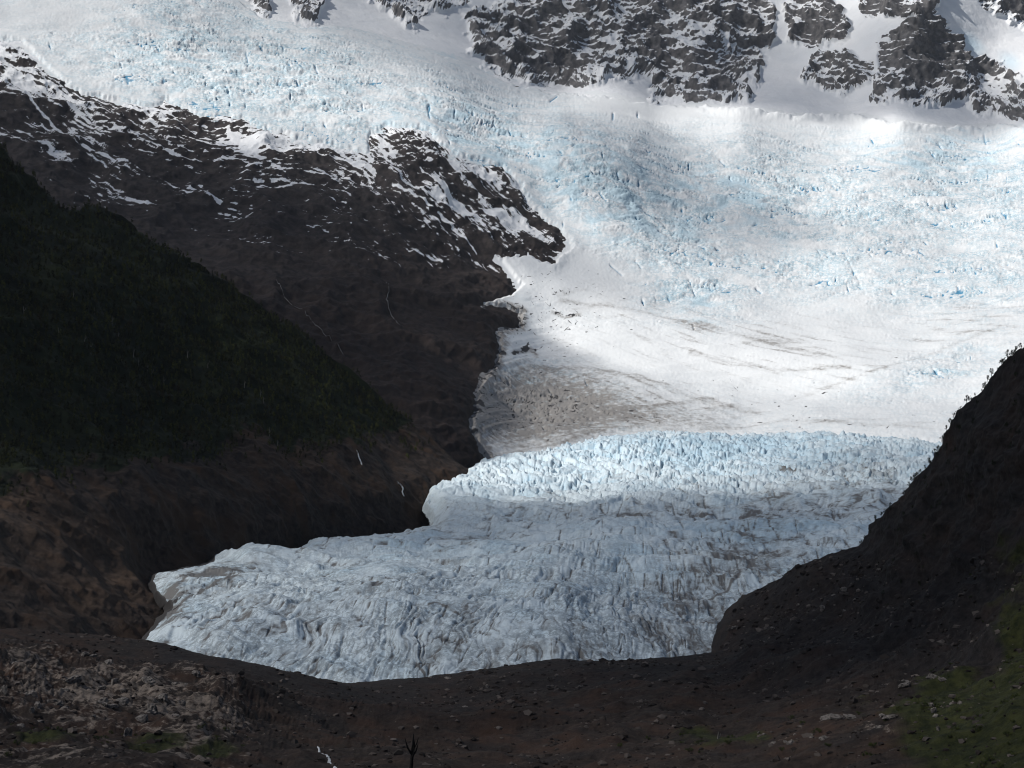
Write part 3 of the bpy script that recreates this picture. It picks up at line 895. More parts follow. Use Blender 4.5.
def build_near():
    px = np.concatenate([np.arange(-250, 1060, 1.0), np.arange(1060, 1740, 5.0)])
    ctrl = [(-260, 606, 900), (0, 628, 980), (140, 638, 1070), (400, 680, 1070), (640, 655, 1090), (720, 645, 1120), (725, 620, 1170), (800, 560, 1180), (860, 537, 1130), (874, 514, 1080), (945, 440, 980), (1000, 366, 900), (1024, 345, 870), (1290, 120, 680), (1760, -250, 660), (1740, 300, 420), (1740, 780, 200),
            (-250, 768, 300), (0, 768, 380), (200, 768, 430), (400, 768, 530), (600, 768, 560), (800, 768, 480), (1024, 768, 330), (1280, 768, 240), (-250, 690, 480), (0, 700, 590), (200, 700, 690), (400, 710, 860), (640, 700, 850), (800, 690, 760), (1024, 690, 480),
            (1024, 600, 640), (1024, 450, 780), (930, 600, 840), (860, 600, 990), (780, 620, 1090), (1280, 500, 420)]
    PX, PY = np.meshgrid(px, np.concatenate([np.arange(-260, 300, 5.0), np.arange(300, 801, 1.1)]))
    P = world(PX, PY, depth_on(ctrl, PX, PY, .002))
    sd = poly_sd(CREST + [(1760, 900), (-260, 900)], PX, PY) + 2.5 * fbm(PX / 9, PY / 9, 4, 400) * sst(640, 800, PX) + 1.2 * fbm(PX / 14, PY / 9, 4, 402) - 3.5 * (1 - .85 * sst(900, 1000, PX))
    # the ground runs on under the camera
    last = P[-1]
    fr = []
    for k in (.82, .62, .42, .25, .12, .04):
        q = last * k
        q[:, 2] = np.minimum(last[:, 2] * k, -.305 * q[:, 1]) - 1.8 * (1 - k) * 2
        fr.append(q)
    P = np.concatenate([P, np.stack(fr)])
    PX = np.concatenate([PX, np.repeat(PX[-1:], len(fr), 0)])
    PY = np.concatenate([PY, np.repeat(PY[-1:] + 40, len(fr), 0)])
    sd = np.concatenate([sd, np.full((len(fr), sd.shape[1]), 99.0)])
    N = normals(P)
    a = P[..., 0] - .3 * P[..., 2]
    b = P[..., 1] + .3 * P[..., 2]
    right = sst(700, 900, PX + (PY - 600) * -.5)
    knoll = sst(-60, 40, poly_sd([(-300, 640), (60, 648), (150, 672), (235, 690), (262, 740), (240, 800), (-300, 800)], PX, PY) + 25 * fbm(PX / 60, PY / 40, 3, 405)) * sst(400, 300, PX)
    r = ridged3(P / 48, 6, 410, .56)
    r2 = ridged3(P / 135, 4, 415, .5)
    steps = fbm3(P * np.array([.4, .4, 1.6]) / 22, 4, 420)
    d = (r2 - .42) * 15 + fbm3(P / 60, 4, 418, .55) * 5 + (r - .4) * (2.2 + 5.0 * knoll + 5 * right) + fbm3(P / 8, 3, 422) * (.9 + .6 * knoll) + steps * right * 4
    f1, f2, rv = worley(a / 9, b / 12, 12)
    d += knoll * (rv - .4) * 2.6 * sst(.0, .25, f2 - f1)
    damp = 1 - (.68 - .18 * sst(740, 820, PX)) * sst(40, 4, sd)
    damp[-6:] *= np.array([.8, .5, .25, .1, 0, 0])[:, None]
    near = np.clip(P[..., 1] / 600, .35, 1.15)
    tops = np.ones(PX.shape)
    lower = sst(24, 0, sd) * sst(700, 760, PX) * (4.0 - 4.5 * sst(900, 1000, PX))
    P2 = rim(P + N * (d * damp * near - lower)[..., None], sd, 6, .32)
    N2 = normals(P2)
    pale = knoll * (.34 + .30 * fbm(a / 30, b / 40, 4, 430) + .35 * (r - .45)) + blobs([(905, 690, 22, 6, -12, .5), (850, 730, 34, 7, 0, .38), (795, 750, 40, 5, 0, .38), (940, 722, 8, 14, 20, .5), (880, 742, 26, 6, 0, .5), (960, 560, 60, 3, -30, .16), (840, 600, 40, 8, -20, .2),
                  (130, 700, 120, 30, 8, .22), (410, 684, 40, 4, 0, .22), (720, 712, 0.1, .1, 0, 0)], PX, PY)
    darken = np.clip(sst(720, 800, PX + .4 * (PY - 620)) * sst(735, 640, PY - .0 * PX) + .75 * sst(46, 12, sd + 14 * fbm(PX / 40, PY / 16, 3, 432)) * sst(60, 160, PX), 0, 1)  # darkens the ground colour on the right slope and along the crest
    darken = darken * (.72 + .5 * fbm(PX / 40, PY / 24, 3, 434))
    veg = blobs([(1030, 650, 50, 60, 0, .8), (1010, 740, 130, 90, 0, .95), (940, 705, 80, 40, -35, .75), (1024, 600, 60, 90, 0, .5), (720, 752, 80, 12, 0, .7), (860, 715, 50, 14, -20, .5), (40, 748, 60, 9, 5, .75), (150, 748, 60, 10, 0, .6), (220, 755, 40, 12, 0, .6), (60, 768, 120, 12, 0, .5)], PX, PY) + .25 * right * sst(520, 380, PY)
    ob = grid_mesh('ground', P2, {'pale': pale, 'veg': veg, 'darken': darken.clip(0, 1)}, M_GROUND, sd > -16)
    tag(ob, kind='structure')
    return PX, PY, P2


NX, NY, NP_ = build_near()

# valley floor under everything, out to the horizon
def build_base():
    g = np.concatenate([-np.geomspace(200, 10000, 40)[::-1], np.linspace(-150, 150, 7), np.geomspace(200, 10000, 40)])
    X, Y = np.meshgrid(g, g * .95 + 4500)
    Z = -430 + 60 * fbm(X / 3000, Y / 3000, 3, 600)
    P = np.stack([X, Y, Z], -1)
    ob = grid_mesh('terrain', P, {'pale': np.zeros(X.shape), 'veg': np.full(X.shape, .3), 'darken': np.zeros(X.shape)}, M_GROUND)
    tag(ob, kind='structure')


build_base()


def at(gx, gy, gp, x, y):
    i = int(np.argmin((gx - x) ** 2 + (gy - y) ** 2))
    return gp.reshape(-1, 3)[i]


# ------------------------------------------------------------------ forest, trees and scrub
def leaf_cloud(r, n, shape, size):
    """n bent leaf sprays inside a lumpy crown; returns verts, quads."""
    V, Q = [], []
    lumps = [shape(r) for _ in range(9)]
    for k in range(n):
        c, rad = lumps[k % len(lumps)]
        d = Vector((r.gauss(0, 1), r.gauss(0, 1), r.gauss(0, 1))).normalized()
        p = c + d * rad * (r.random() ** .4)
        t = d.cross(Vector((r.gauss(0, 1), r.gauss(0, 1), r.gauss(0, 1)))).normalized()
        b = (d.cross(t) + d * r.uniform(-.5, .5)).normalized()
        s = size * r.uniform(.6, 1.3)
        i = len(V)
        V += [p - t * s, p - b * s * .7, p + t * s, p + b * s * .7 + d * s * .3]
        Q.append((i, i + 1, i + 2, i + 3))
    return np.array([tuple(v) for v in V]), np.array(Q)


def tube(V, Q, pts, radii, n=6):
    base = len(V)
    for p, rd in zip(pts, radii):
        for k in range(n):
            a = 2 * math.pi * k / n
            V.append((p[0] + rd * math.cos(a), p[1] + rd * math.sin(a), p[2]))
    for j in range(len(pts) - 1):
        for k in range(n):
            Q.append((base + j * n + k, base + j * n + (k + 1) % n, base + (j + 1) * n + (k + 1) % n, base + (j + 1) * n + k))


def child(name, me, parent):
    o = bpy.data.objects.new(name, me)
    COL.objects.link(o)
    o.parent = parent
    return o


def empty(name, loc):
    o = bpy.data.objects.new(name, None)
    COL.objects.link(o)
    o.location = tuple(loc)
    return o


def dup(root, loc, rz, sc):
    c = root.copy()
    COL.objects.link(c)
    c.location = tuple(loc)
    c.rotation_euler = (0, 0, rz)
    c.scale = (sc, sc, sc * random.uniform(.85, 1.2))
    for ch in root.children:
        d = ch.copy()
        COL.objects.link(d)
        d.parent = c
    return c


def make_tree(seed):
    r = random.Random(seed)
    V, Q = [], []
    lean = r.uniform(-.4, .4)
    tube(V, Q, [(0, 0, -1.2), (.05 * lean, 0, 0), (.3 * lean, .1, 1.6), (.7 * lean, .1, 3.2), (lean, 0, 4.6)], [.26, .2, .15, .11, .04])
    for k in range(6):
        a = r.uniform(0, 6.28)
        z = r.uniform(1.3, 3.6)
        L = r.uniform(.9, 1.7)
        x = lean * z / 4.6
        tube(V, Q, [(x, 0, z), (x + L * .5 * math.cos(a), L * .5 * math.sin(a), z + .35), (x + L * math.cos(a), L * math.sin(a), z + .8)], [.08, .05, .02], 4)
    tm = raw_mesh('trunk', np.array(V), np.array(Q), {}, M_BARK, link=False)

    def lump(r):
        z = r.uniform(1.5, 4.9)
        w = 1.7 * (1 - abs(z - 2.8) / 3.2)
        return Vector((lean * z / 4.6 + r.uniform(-w, w), r.uniform(-w, w), z)), r.uniform(.45, .95)
    v, q = leaf_cloud(r, 520, lump, .16)
    cm = raw_mesh('crown', v, q, {}, M_LEAF, False, False)
    return tm, cm


def make_bush(seed):
    r = random.Random(seed)
    V, Q = [], []
    for k in range(7):
        a = r.uniform(0, 6.28)
        L = r.uniform(.4, .9)
        tube(V, Q, [(0, 0, -.3), (L * .4 * math.cos(a), L * .4 * math.sin(a), .5), (L * math.cos(a), L * math.sin(a), 1.0)], [.06, .04, .015], 4)
    tm = raw_mesh('stem', np.array(V), np.array(Q), {}, M_BARK, link=False)

    def lump(r):
        return Vector((r.uniform(-.9, .9), r.uniform(-.9, .9), r.uniform(.35, 1.0))), r.uniform(.3, .55)
    v, q = leaf_cloud(r, 420, lump, .09)
    return tm, raw_mesh('foliage', v, q, {}, M_BUSH, False, False)


def plant_all(kind, makers, parts, spots, label, cat, group, hmin, hmax):
    protos = []
    for mk in makers:
        protos.append(mk)
    first = {}
    for n, (p, k) in enumerate(spots):
        k = k % len(protos)
        sc = random.uniform(hmin, hmax)
        if k not in first:
            t = empty(kind, p)
            t.scale = (sc, sc, sc)
            for nm, me in zip(parts, protos[k]):
                child(nm, me, t)
            first[k] = t
        else:
            t = dup(first[k], p, random.uniform(0, 6.28), sc)
        tag(t, label, cat, group)


TREES = [make_tree(k) for k in range(5)]
BUSHES = [make_bush(40 + k) for k in range(4)]
crest = curve(CREST)
spots = []
x = 858.0
while x < 1040:
    yy = float(crest(x))
    dens = 1 if x > 905 else .5
    spots.append((at(NX, NY, NP_, x, yy + random.uniform(1, 4)) - np.array([0, 0, .3]), random.randrange(5)))
    x += random.uniform(1.6, 5.0) / dens
plant_all('tree', TREES, ('trunk', 'crown'), spots, 'dark bushy tree on the skyline of the black ridge at the right', 'tree', 'trees along the crest of the right ridge', .5, 1.15)
spots = []
for k in range(70):
    x = random.uniform(880, 1040)
    y = float(crest(x)) + random.uniform(8, 120)
    spots.append((at(NX, NY, NP_, x, y) - np.array([0, 0, .3]), random.randrange(5)))
plant_all('tree', TREES, ('trunk', 'crown'), spots, 'dark small tree on the shaded face of the right ridge below its crest', 'tree', 'trees on the face of the right ridge', .45, .95)
spots = []
for cx, cy, sx, sy, n in ((985, 735, 40, 30, 34), (930, 715, 40, 22, 18), (860, 745, 60, 14, 16), (720, 755, 60, 7, 18), (1000, 640, 20, 40, 16)):
    for k in range(n):
        x, y = random.gauss(cx, sx), random.gauss(cy, sy)
        if y < 772 and x < 1040:
            spots.append((at(NX, NY, NP_, x, y), random.randrange(4)))
plant_all('bush', BUSHES, ('stem', 'foliage'), spots, 'low olive green bush on the grassy slope at the lower right', 'bush', 'bushes on the lower right slope', .6, 1.5)
spots = []
for cx, cy, sx, sy, n in ((20, 735, 20, 5, 7), (95, 742, 22, 4, 10), (150, 745, 20, 4, 7), (210, 745, 18, 6, 14), (60, 757, 60, 6, 10)):
    for k in range(n):
        x, y = random.gauss(cx, sx), random.gauss(cy, sy)
        if y < 772 and x > -20:
            spots.append((at(NX, NY, NP_, x, y), random.randrange(4)))
plant_all('bush', BUSHES, ('stem', 'foliage'), spots, 'low green bush among the pale rocks at the lower left', 'bush', 'bushes among the lower left rocks', .5, 1.2)


def build_forest():
    r = np.random.default_rng(5)
    rows = np.arange(HNB + 1, HX.shape[0])
    w = np.clip(HVEG, 0, 1)
    w[:HNB] = 0
    w = w * (HX > -60) * (HP[..., 1] / 2000) ** 2
    k = r.choice(w.size, 9000, replace=False, p=(w / w.sum()).ravel())
    base = HP.reshape(-1, 3)[k]
    nb, nq = 5, 34
    protos = []
    for s in range(nb):
        rr = random.Random(90 + s)

        def lump(q):
            z = q.uniform(.2, 1.0)
            return Vector((q.uniform(-.22, .22) * (1.15 - z), q.uniform(-.22, .22) * (1.15 - z), z * .9)), .16
        v, q = leaf_cloud(rr, nq, lump, .11)
        protos.append((v, q))
    V, Q, T = [], [], []
    for i, b in enumerate(base):
        v, q = protos[i % nb]
        h = r.uniform(5, 12)
        a = r.uniform(0, 6.28)
        c, s_ = math.cos(a), math.sin(a)
        m = np.array([[c, -s_, 0], [s_, c, 0], [0, 0, 1]])
        vv = (v @ m.T) * np.array([h * .9, h * .9, h]) + b
        V.append(vv)
        Q.append(q + i * len(v))
        T.append(np.full(len(v), r.random()))
    n = NT('forest_leaves')
    f = n.noise(40, 4, .6)
    c = n.mix(n.attr('tone'), (.006, .009, .002), (.052, .058, .012))
    c = n.mix(n.math('MULTIPLY', n.ramp(f, .5, .75), .7), c, (.030, .018, .009))
    n.done(c, None, .8)
    o = raw_mesh('forest', np.concatenate(V), np.concatenate(Q), {'tone': np.concatenate(T) ** 1.6}, n.m, False)
    tag(o, kind='stuff')


build_forest()

# ------------------------------------------------------------------ dead trunks
def snag(name, loc, h, rad, mat, seed, forks=2):
    r = random.Random(seed)
    V, Q = [], []
    lx = r.uniform(-.12, .12) * h
    tube(V, Q, [(0, 0, -.08 * h), (0, 0, 0), (lx * .4, 0, h * .4), (lx * .8, .02 * h, h * .75), (lx, 0, h)], [rad * 1.3, rad, rad * .8, rad * .55, rad * .2], 7)
    for k in range(forks):
        a = r.uniform(0, 6.28) if k else 0.3
        z = h * r.uniform(.3, .6)
        L = h * r.uniform(.18, .36)
        x = lx * z / h
        tube(V, Q, [(x, 0, z), (x + L * .5 * math.cos(a), L * .5 * math.sin(a), z + L * .7), (x + L * .75 * math.cos(a), L * .75 * math.sin(a), z + L * 1.5)], [rad * .6, rad * .4, rad * .12], 5)
    o = raw_mesh(name, np.array(V), np.array(Q), {}, mat)
    o.location = tuple(loc)
    return o


for k, (x, y) in enumerate([(80, 350), (88, 357), (133, 357), (140, 366), (150, 368), (154, 375), (243, 390), (260, 397), (263, 406), (167, 382), (270, 436), (278, 446), (117, 342), (57, 340), (22, 320), (70, 303), (93, 317), (205, 372), (186, 360), (110, 328)]):
    o = snag('dead_tree', at(HX[HNB:], HY[HNB:], HP[HNB:], x, y), random.uniform(9, 15), random.uniform(.35, .6), M_DEAD, k, 1)
    tag(o, 'pale bleached dead trunk standing in the dark forest on the left slope', 'dead tree', 'bleached trunks in the left forest')
q = at(NX, NY, NP_, 409, 786)
o = snag('dead_tree', q, 38 / FPX * q[1], 2.2 / FPX * q[1], M_CHAR, 77, 9)
tag(o, 'blackish forked dead tree standing at the bottom edge of the dark moraine', 'dead tree')
q = at(NX, NY, NP_, 719, 752)
o = snag('dead_tree', q, 12 / FPX * q[1], .45, M_DEAD, 78, 1)
tag(o, 'short pale dead trunk above the green scrub along the bottom edge', 'dead tree')

# ------------------------------------------------------------------ boulders
def rock_mesh(seed, sub=4):
    import bmesh
    bm = bmesh.new()
    bmesh.ops.create_icosphere(bm, subdivisions=sub, radius=1)
    co = np.array([tuple(v.co) for v in bm.verts], F32)
    d = 1 + .55 * fbm3(co * 1.2 + seed * 9.7, 2, seed) + .55 * (ridged3(co * 1.7 + seed * 3.1, 4, seed + 3) - .5)
    rg = np.random.default_rng(seed)
    for _ in range(7):                                  # broken faces
        nrm = rg.normal(size=3)
        nrm /= np.linalg.norm(nrm)
        h = rg.uniform(.55, .85)
        t = (co * d[:, None]) @ nrm
        over = np.clip(t - h, 0, None)
        co2 = co * d[:, None] - over[:, None] * nrm * .85
        d = np.linalg.norm(co2, axis=1)
        co = co2 / d[:, None]
    co = co * d[:, None] * np.array([1.15, .9, .75])
    for v, c in zip(bm.verts, co):
        v.co = c
    me = bpy.data.meshes.new('boulder')
    bm.to_mesh(me)
    bm.free()
    return me


ROCKS = [rock_mesh(k) for k in range(6)]
for m in ROCKS:
    m.materials.append(M_BOULDER)


def boulders(name, spots, label, cat, group):
    for n, (x, y, wpx, hpx) in enumerate(spots):
        p = at(NX, NY, NP_, x, y)
        if name == 'boulder':
            wpx, hpx = wpx * 1.5, hpx * 1.5
        o = bpy.data.objects.new(name, ROCKS[(n * 5 + int(x)) % 6])
        COL.objects.link(o)
        m = p[1] / FPX
        o.scale = (wpx * m * .45, wpx * m * .45, hpx * m * .65)
        o.location = tuple(p + np.array([0, 0, hpx * m * .12]))
        o.rotation_euler = (random.uniform(-.2, .2), random.uniform(-.25, .25), random.uniform(0, 6.28))
        tag(o, label, cat, group)


boulders('boulder', [(812, 588, 3, 2.5), (838, 602, 4, 3), (852, 600, 5, 4), (862, 586, 3, 3), (826, 613, 5, 4), (795, 601, 3, 2), (868, 593, 3, 2), (845, 611, 3, 2), (880, 570, 4, 2), (816, 622, 3, 2), (858, 606, 3, 2), (917, 640, 3, 2), (960, 655, 3, 2), (890, 610, 3, 2)],
         'small pale boulder scattered on the shaded slope of the right ridge', 'boulder', 'boulders on the right slope')
boulders('boulder', [(770, 623, 4, 2.5), (732, 624, 5, 3), (588, 753, 3, 3), (548, 684, 4, 3), (557, 686, 3, 2), (580, 684, 4, 3), (487, 686, 3, 3), (500, 701, 3, 2), (464, 700, 4, 2), (610, 667, 3, 2), (535, 690, 3, 2), (660, 690, 3, 2), (430, 676, 5, 2), (448, 678, 5, 2), (520, 720, 3, 2), (640, 722, 3, 2), (690, 690, 3, 2), (700, 660, 4, 2), (762, 640, 5, 2)],
         'small pale boulder lying on the dark moraine below the glacier snout', 'boulder', 'boulders on the moraine')
def cluster(seeds, n, seed):
    r = random.Random(seed)
    out = []
    for x, y, w, h in seeds:
        for k in range(n):
            f = r.uniform(.22, .5)
            out.append((x + r.gauss(0, w * .3), y + r.gauss(0, h * .22), w * f, h * r.uniform(.35, .7)))
    return out


boulders('rock_outcrop', cluster([(905, 690, 44, 10), (926, 683, 30, 8), (850, 732, 44, 12), (880, 737, 28, 9), (812, 750, 30, 8), (785, 754, 24, 7), (942, 722, 14, 14), (958, 708, 12, 12), (765, 749, 9, 6)], 4, 3),
         'pale grey rock outcrop showing through the green slope at the lower right', 'rock', 'outcrops on the lower right slope')
boulders('rock_outcrop', cluster([(22, 702, 40, 24), (58, 690, 40, 20), (70, 712, 36, 22), (35, 725, 30, 16), (105, 725, 30, 14), (135, 728, 44, 26), (160, 712, 30, 22), (178, 690, 40, 16), (120, 700, 24, 14), (8, 680, 26, 14), (92, 670, 22, 10), (190, 728, 26, 16), (85, 735, 24, 9), (238, 745, 18, 10)], 4, 4),
         'weathered pale rock outcrop of the knoll at the lower left', 'rock', 'outcrops on the lower left knoll')

def build_rubble():
    r = np.random.default_rng(31)
    import bmesh
    shapes = []
    for k in range(5):
        bm = bmesh.new()
        bmesh.ops.create_icosphere(bm, subdivisions=1, radius=1)
        v = np.array([tuple(q.co) for q in bm.verts])
        f = np.array([[q.index for q in t.verts] for t in bm.faces])
        bm.free()
        shapes.append((v * (1 + .35 * r.normal(size=(len(v), 1))).clip(.5, 1.5) * np.array([1.1, .9, .7]), f))
    R = NP_.shape[0] - 6
    w = ((NY > 560) & (NX > -20) & (NX < 1044)).astype(float)
    w *= NP_[..., 1] ** 1.2 / 900
    w *= .25 + sst(-.2, .5, fbm(NX / 60, NY / 26, 4, 800))
    w[NY < curve(CREST)(NX) + 3] = 0
    w[R:] = 0
    k = r.choice(w.size, 11000, p=(w / w.sum()).ravel())
    base = NP_.reshape(-1, 3)[k]
    V, F, T = [], [], []
    for i, b in enumerate(base):
        v, f = shapes[i % 5]
        sc = (.2 + 1.0 * r.random() ** 5) * (.5 + b[1] / 900) * 1.4
        a = r.uniform(0, 6.28)
        c, s_ = math.cos(a), math.sin(a)
        V.append((v @ np.array([[c, -s_, 0], [s_, c, 0], [0, 0, 1]]).T) * sc + b + r.normal(0, .4, 3) * np.array([1, 1, 0]))
        F.append(f + i * len(v))
        T.append(np.full(len(v), r.random()))
    n = NT('rubble_stone')
    f = n.noise(2, 4, .6)
    c = n.mix(n.attr('tone'), (.016, .013, .012), (.17, .145, .13))
    n.done(n.mix(n.math('MULTIPLY', f, .5), c, (.03, .022, .018)), None, .9)
    o = raw_mesh('rubble', np.concatenate(V), np.concatenate(F), {'tone': np.concatenate(T) ** 3.5}, n.m, False)
    tag(o, kind='stuff')


build_rubble()

# ------------------------------------------------------------------ falling water
def water(name, g, pts, w, label, gaps=0.0, mat=None):
    gx, gy, gp = g
    p = np.array(pts, float)
    t = np.linspace(0, len(p) - 1, (len(p) - 1) * 6 + 1)
    xs, ys = np.interp(t, np.arange(len(p)), p[:, 0]), np.interp(t, np.arange(len(p)), p[:, 1])
    V, Q = [], []
    for k, (x, y) in enumerate(zip(xs, ys)):
        c = at(gx, gy, gp, x, y)
        m = c[1] / FPX
        ww = w * m * random.uniform(.45, 1.0) * (.35 + .65 * min(1, 3 * k / len(xs)))
        up = -c / np.linalg.norm(c) * 3.2 * m + np.array([0, 0, .8 * m])
        sx = np.array([1.0, 0, .25 * math.sin(k)])
        V += [c - sx * ww * .5, c + up, c + sx * ww * .5]
        if k and random.random() >= gaps:
            b = 3 * k
            Q += [(b - 3, b - 2, b + 1, b), (b - 2, b - 1, b + 2, b + 1)]
    o = raw_mesh(name, np.array(V), np.array(Q), {}, mat or M_WATER)
    tag(o, label, 'waterfall')


GH = (HX[HNB:], HY[HNB:], HP[HNB:])
GF = (FARX, FARY, FARP)
water('waterfall', GH, [(353, 455), (356, 461), (360, 468)], 2.6, 'short white waterfall at the edge of the forest above the brown slabs')
water('waterfall', GH, [(395, 484), (399, 489), (404, 497)], 2.2, 'short white waterfall on the brown slabs beside the glacier tongue')
water('waterfall', GF, [(387, 279), (389, 291), (386, 301), (393, 312), (401, 326)], .9, 'thin crooked white waterfall high on the dark rock wall', .1, M_TRICKLE)
water('waterfall', GF, [(276, 283), (285, 296), (300, 309), (313, 322), (326, 336), (343, 354)], .45, 'long faint thread of water slanting down the dark rock wall', .25, M_TRICKLE)
water('waterfall', (NX, NY, NP_), [(316, 748), (320, 754), (323, 760), (327, 768), (340, 792)], 5.0, 'small white cascade tumbling off the moraine at the bottom edge')


# ------------------------------------------------------------------ air
def build_haze():
    V = np.array([(x, y, z) for z in (-560, 2650) for y in (-6500, 15500) for x in (-11000, 11000)], float)
    Q = np.array([(0, 2, 3, 1), (4, 5, 7, 6), (0, 1, 5, 4), (2, 6, 7, 3), (0, 4, 6, 2), (1, 3, 7, 5)])
    m = bpy.data.materials.new('thin_air')
    m.use_nodes = True
    t = m.node_tree
    t.nodes.clear()
    o = t.nodes.new('ShaderNodeOutputMaterial')
    v = t.nodes.new('ShaderNodeVolumePrincipled')
    v.inputs['Color'].default_value = (.86, .91, 1, 1)
    v.inputs['Density'].default_value = 0.9e-5
    t.links.new(v.outputs[0], o.inputs['Volume'])
    ob = raw_mesh('haze', V, Q, {}, m, False)
    tag(ob, kind='stuff')


build_haze()

# ------------------------------------------------------------------ light, sky, clouds
SUN_EL, SUN_DIR = math.radians(47), np.array([-.86, -.30])
SUN_DIR = SUN_DIR / np.linalg.norm(SUN_DIR)
S = np.array([SUN_DIR[0] * math.cos(SUN_EL), SUN_DIR[1] * math.cos(SUN_EL), math.sin(SUN_EL)])
sd = bpy.data.lights.new('sun', 'SUN')
sd.energy = 4.7
sd.angle = math.radians(.53)
sd.color = (1, .965, .91)
so = bpy.data.objects.new('sun', sd)
COL.objects.link(so)
so.location = tuple(S * 9000)
so.rotation_euler = Vector(tuple(S)).to_track_quat('Z', 'Y').to_euler()
wd = bpy.data.worlds.new('World')
SC.world = wd
wd.use_nodes = True
wn = wd.node_tree
bg = wn.nodes['Background']
sky = wn.nodes.new('ShaderNodeTexSky')
sky.sky_type = 'NISHITA'
sky.sun_disc = False
sky.sun_elevation = SUN_EL
sky.sun_rotation = math.atan2(S[0], S[1])
sky.altitude = 300
wn.links.new(sky.outputs[0], bg.inputs[0])
bg.inputs[1].default_value = 0.062
wd.cycles.sampling_method = 'AUTOMATIC'

# unseen cloud deck, opacity shaped to set the sun at chosen spots: (column, row, distance, how much sun comes through)
SHADE = [(100, 60, 4850, .95), (250, 70, 5000, 1), (330, 110, 4850, 1), (60, 15, 5300, .65), (200, 20, 5400, .7), (20, 45, 4950, .75), (150, 50, 5050, .95), (260, 95, 4800, 1), (450, 110, 5100, .9), (520, 150, 4900, .8), (420, 50, 6000, .45),
         (560, 50, 6500, .25), (680, 60, 6500, .25), (800, 80, 6300, .3), (930, 60, 6400, .35), (850, 112, 6100, .35), (1000, 30, 6800, 1), (980, 12, 6900, 1), (1020, 60, 6500, 1), (740, 115, 5760, .9), (900, 130, 5600, .95), (700, 115, 5700, .9), (780, 120, 5720, .95), (820, 123, 5700, .95), (860, 130, 5640, .95), (940, 138, 5560, .95), (1024, 142, 5500, .9), (780, 105, 6250, .22), (900, 113, 6150, .22), (980, 117, 6080, .28),
         (600, 150, 5150, .48), (650, 185, 4850, .42), (720, 215, 4700, .48), (660, 225, 4550, .6), (800, 180, 4950, .95), (900, 210, 4800, .95), (1000, 200, 4850, .85), (600, 230, 4400, .9), (700, 280, 4250, .85), (850, 270, 4300, .95), (1000, 290, 4100, .85),
         (560, 320, 3900, 1), (650, 350, 3700, 1), (780, 370, 3500, 1), (900, 350, 3650, .85), (520, 400, 3250, .8), (650, 415, 3200, .75), (850, 425, 3150, .7),
         (500, 470, 2400, 1), (450, 490, 2250, 1), (600, 455, 2500, 1), (720, 450, 2620, .75), (860, 460, 2450, .4), (640, 515, 1960, .14), (800, 515, 1960, .13), (500, 520, 1940, .2), (640, 545, 1700, .2), (450, 560, 1560, .32), (300, 580, 1450, .42), (200, 610, 1280, .40), (400, 650, 1180, .28), (600, 620, 1250, .22), (700, 600, 1400, .17),
         (60, 140, 4100, .20), (150, 160, 4150, .14), (200, 200, 4000, .10), (300, 220, 3950, .08), (440, 170, 4450, .35), (510, 230, 4300, .5), (420, 300, 3550, .16), (460, 360, 3250, .4), (300, 340, 3100, .02),
         (0, 250, 2000, .10), (100, 350, 1950, .10), (200, 400, 1950, .08), (300, 380, 2450, .02), (380, 460, 2200, .55), (250, 500, 1800, .10), (60, 540, 1290, .45), (120, 600, 1320, .8), (0, 600, 1150, .45),
         (100, 700, 660, .5), (200, 720, 600, .35), (0, 740, 460, .3), (350, 720, 760, .24), (550, 700, 850, .16), (700, 700, 820, .12), (800, 620, 1060, .03), (900, 550, 980, .0), (1000, 450, 800, .0), (950, 650, 680, .12), (900, 710, 560, .38), (1010, 740, 390, .26), (820, 750, 520, .42)]


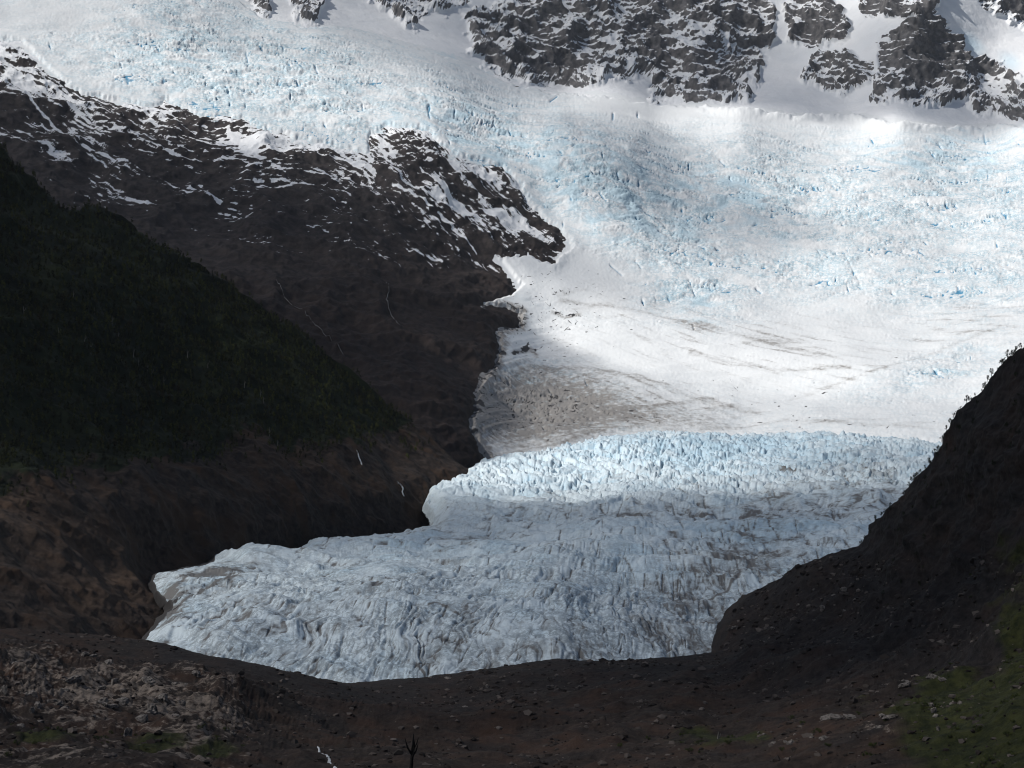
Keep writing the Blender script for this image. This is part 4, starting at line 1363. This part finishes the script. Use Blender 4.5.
def build_clouds():
    H = 3600.0
    c = np.array(SHADE, float)
    P = world(c[:, 0], c[:, 1], c[:, 2])
    Q = P + S[None] * ((H - P[:, 2]) / S[2])[:, None]
    st = 45.0
    gx = np.arange(Q[:, 0].min() - 1500, Q[:, 0].max() + 1500, st)
    gy = np.arange(Q[:, 1].min() - 1500, Q[:, 1].max() + 1500, st)
    X, Y = np.meshgrid(gx, gy)
    wsum = np.zeros(X.shape)
    acc = np.zeros(X.shape)
    wxn = fbm(X / 420, Y / 420, 4, 700) * 90
    wyn = fbm(X / 420, Y / 420, 4, 705) * 90
    for (qx, qy, _), t, dd in zip(Q, c[:, 3], c[:, 2]):
        sg = 90 + .045 * dd
        w = 1.0 / (((X + wxn - qx) ** 2 + (Y + wyn - qy) ** 2) / (sg * sg) + .22) ** 2
        wsum += w
        acc += w * t
    T = acc / wsum
    T = np.clip(T + .10 * fbm(X / 300, Y / 300, 5, 710) * sst(0, .3, T) * sst(1, .7, T), 0, 1)
    op = 1 - np.sqrt(np.clip(T, 0, 1))
    edge = np.minimum.reduce([X - gx[0], gx[-1] - X, Y - gy[0], gy[-1] - Y])
    th = (60 + 420 * op + 120 * fbm(X / 500, Y / 500, 5, 715)).clip(20, None) * sst(0, 600, edge)
    lo = np.stack([X, Y, H - th * .35], -1)
    hi = np.stack([X, Y, H + th * .65 + 2], -1)
    R, C = X.shape
    idx = np.arange(R * C).reshape(R, C)
    q = np.stack([idx[:-1, :-1], idx[:-1, 1:], idx[1:, 1:], idx[1:, :-1]], -1).reshape(-1, 4)
    V = np.concatenate([lo.reshape(-1, 3), hi.reshape(-1, 3)])
    ring = np.concatenate([idx[0, :], idx[1:, -1], idx[-1, -2::-1], idx[-2:0:-1, 0]])
    nx = np.roll(ring, -1)
    side = np.stack([ring, nx, nx + R * C, ring + R * C], -1)
    Qd = np.concatenate([q[:, ::-1], q + R * C, side])
    n = NT('cloud')
    tr = n.t.nodes.new('ShaderNodeBsdfTransparent')
    tl = n.t.nodes.new('ShaderNodeBsdfTranslucent')
    tl.inputs[0].default_value = (.6, .6, .61, 1)
    df = n.t.nodes.new('ShaderNodeBsdfDiffuse')
    df.inputs[0].default_value = (.9, .9, .9, 1)
    m1 = n.t.nodes.new('ShaderNodeMixShader')
    m1.inputs[0].default_value = .65
    n.lk(tl.outputs[0], m1.inputs[1])
    n.lk(df.outputs[0], m1.inputs[2])
    m2 = n.t.nodes.new('ShaderNodeMixShader')
    n.lk(n.attr('opacity'), m2.inputs[0])
    n.lk(tr.outputs[0], m2.inputs[1])
    n.lk(m1.outputs[0], m2.inputs[2])
    n.lk(m2.outputs[0], n.out.inputs[0])
    n.t.nodes.remove(n.b)
    ob = raw_mesh('clouds', V, Qd, {'opacity': np.concatenate([op.ravel(), op.ravel()])}, n.m)
    tag(ob, kind='stuff')


build_clouds()

# ------------------------------------------------------------------ render settings
SC.view_settings.view_transform = 'Standard'
SC.view_settings.look = 'None'
SC.view_settings.exposure = 0.0
SC.view_settings.gamma = 1.0
SC.render.engine = 'CYCLES'
SC.cycles.use_denoising = True
SC.cycles.denoising_prefilter = 'ACCURATE'
SC.cycles.filter_width = 1.0
SC.cycles.max_bounces = 6
SC.cycles.diffuse_bounces = 3
SC.cycles.transparent_max_bounces = 8
SC.render.film_transparent = False
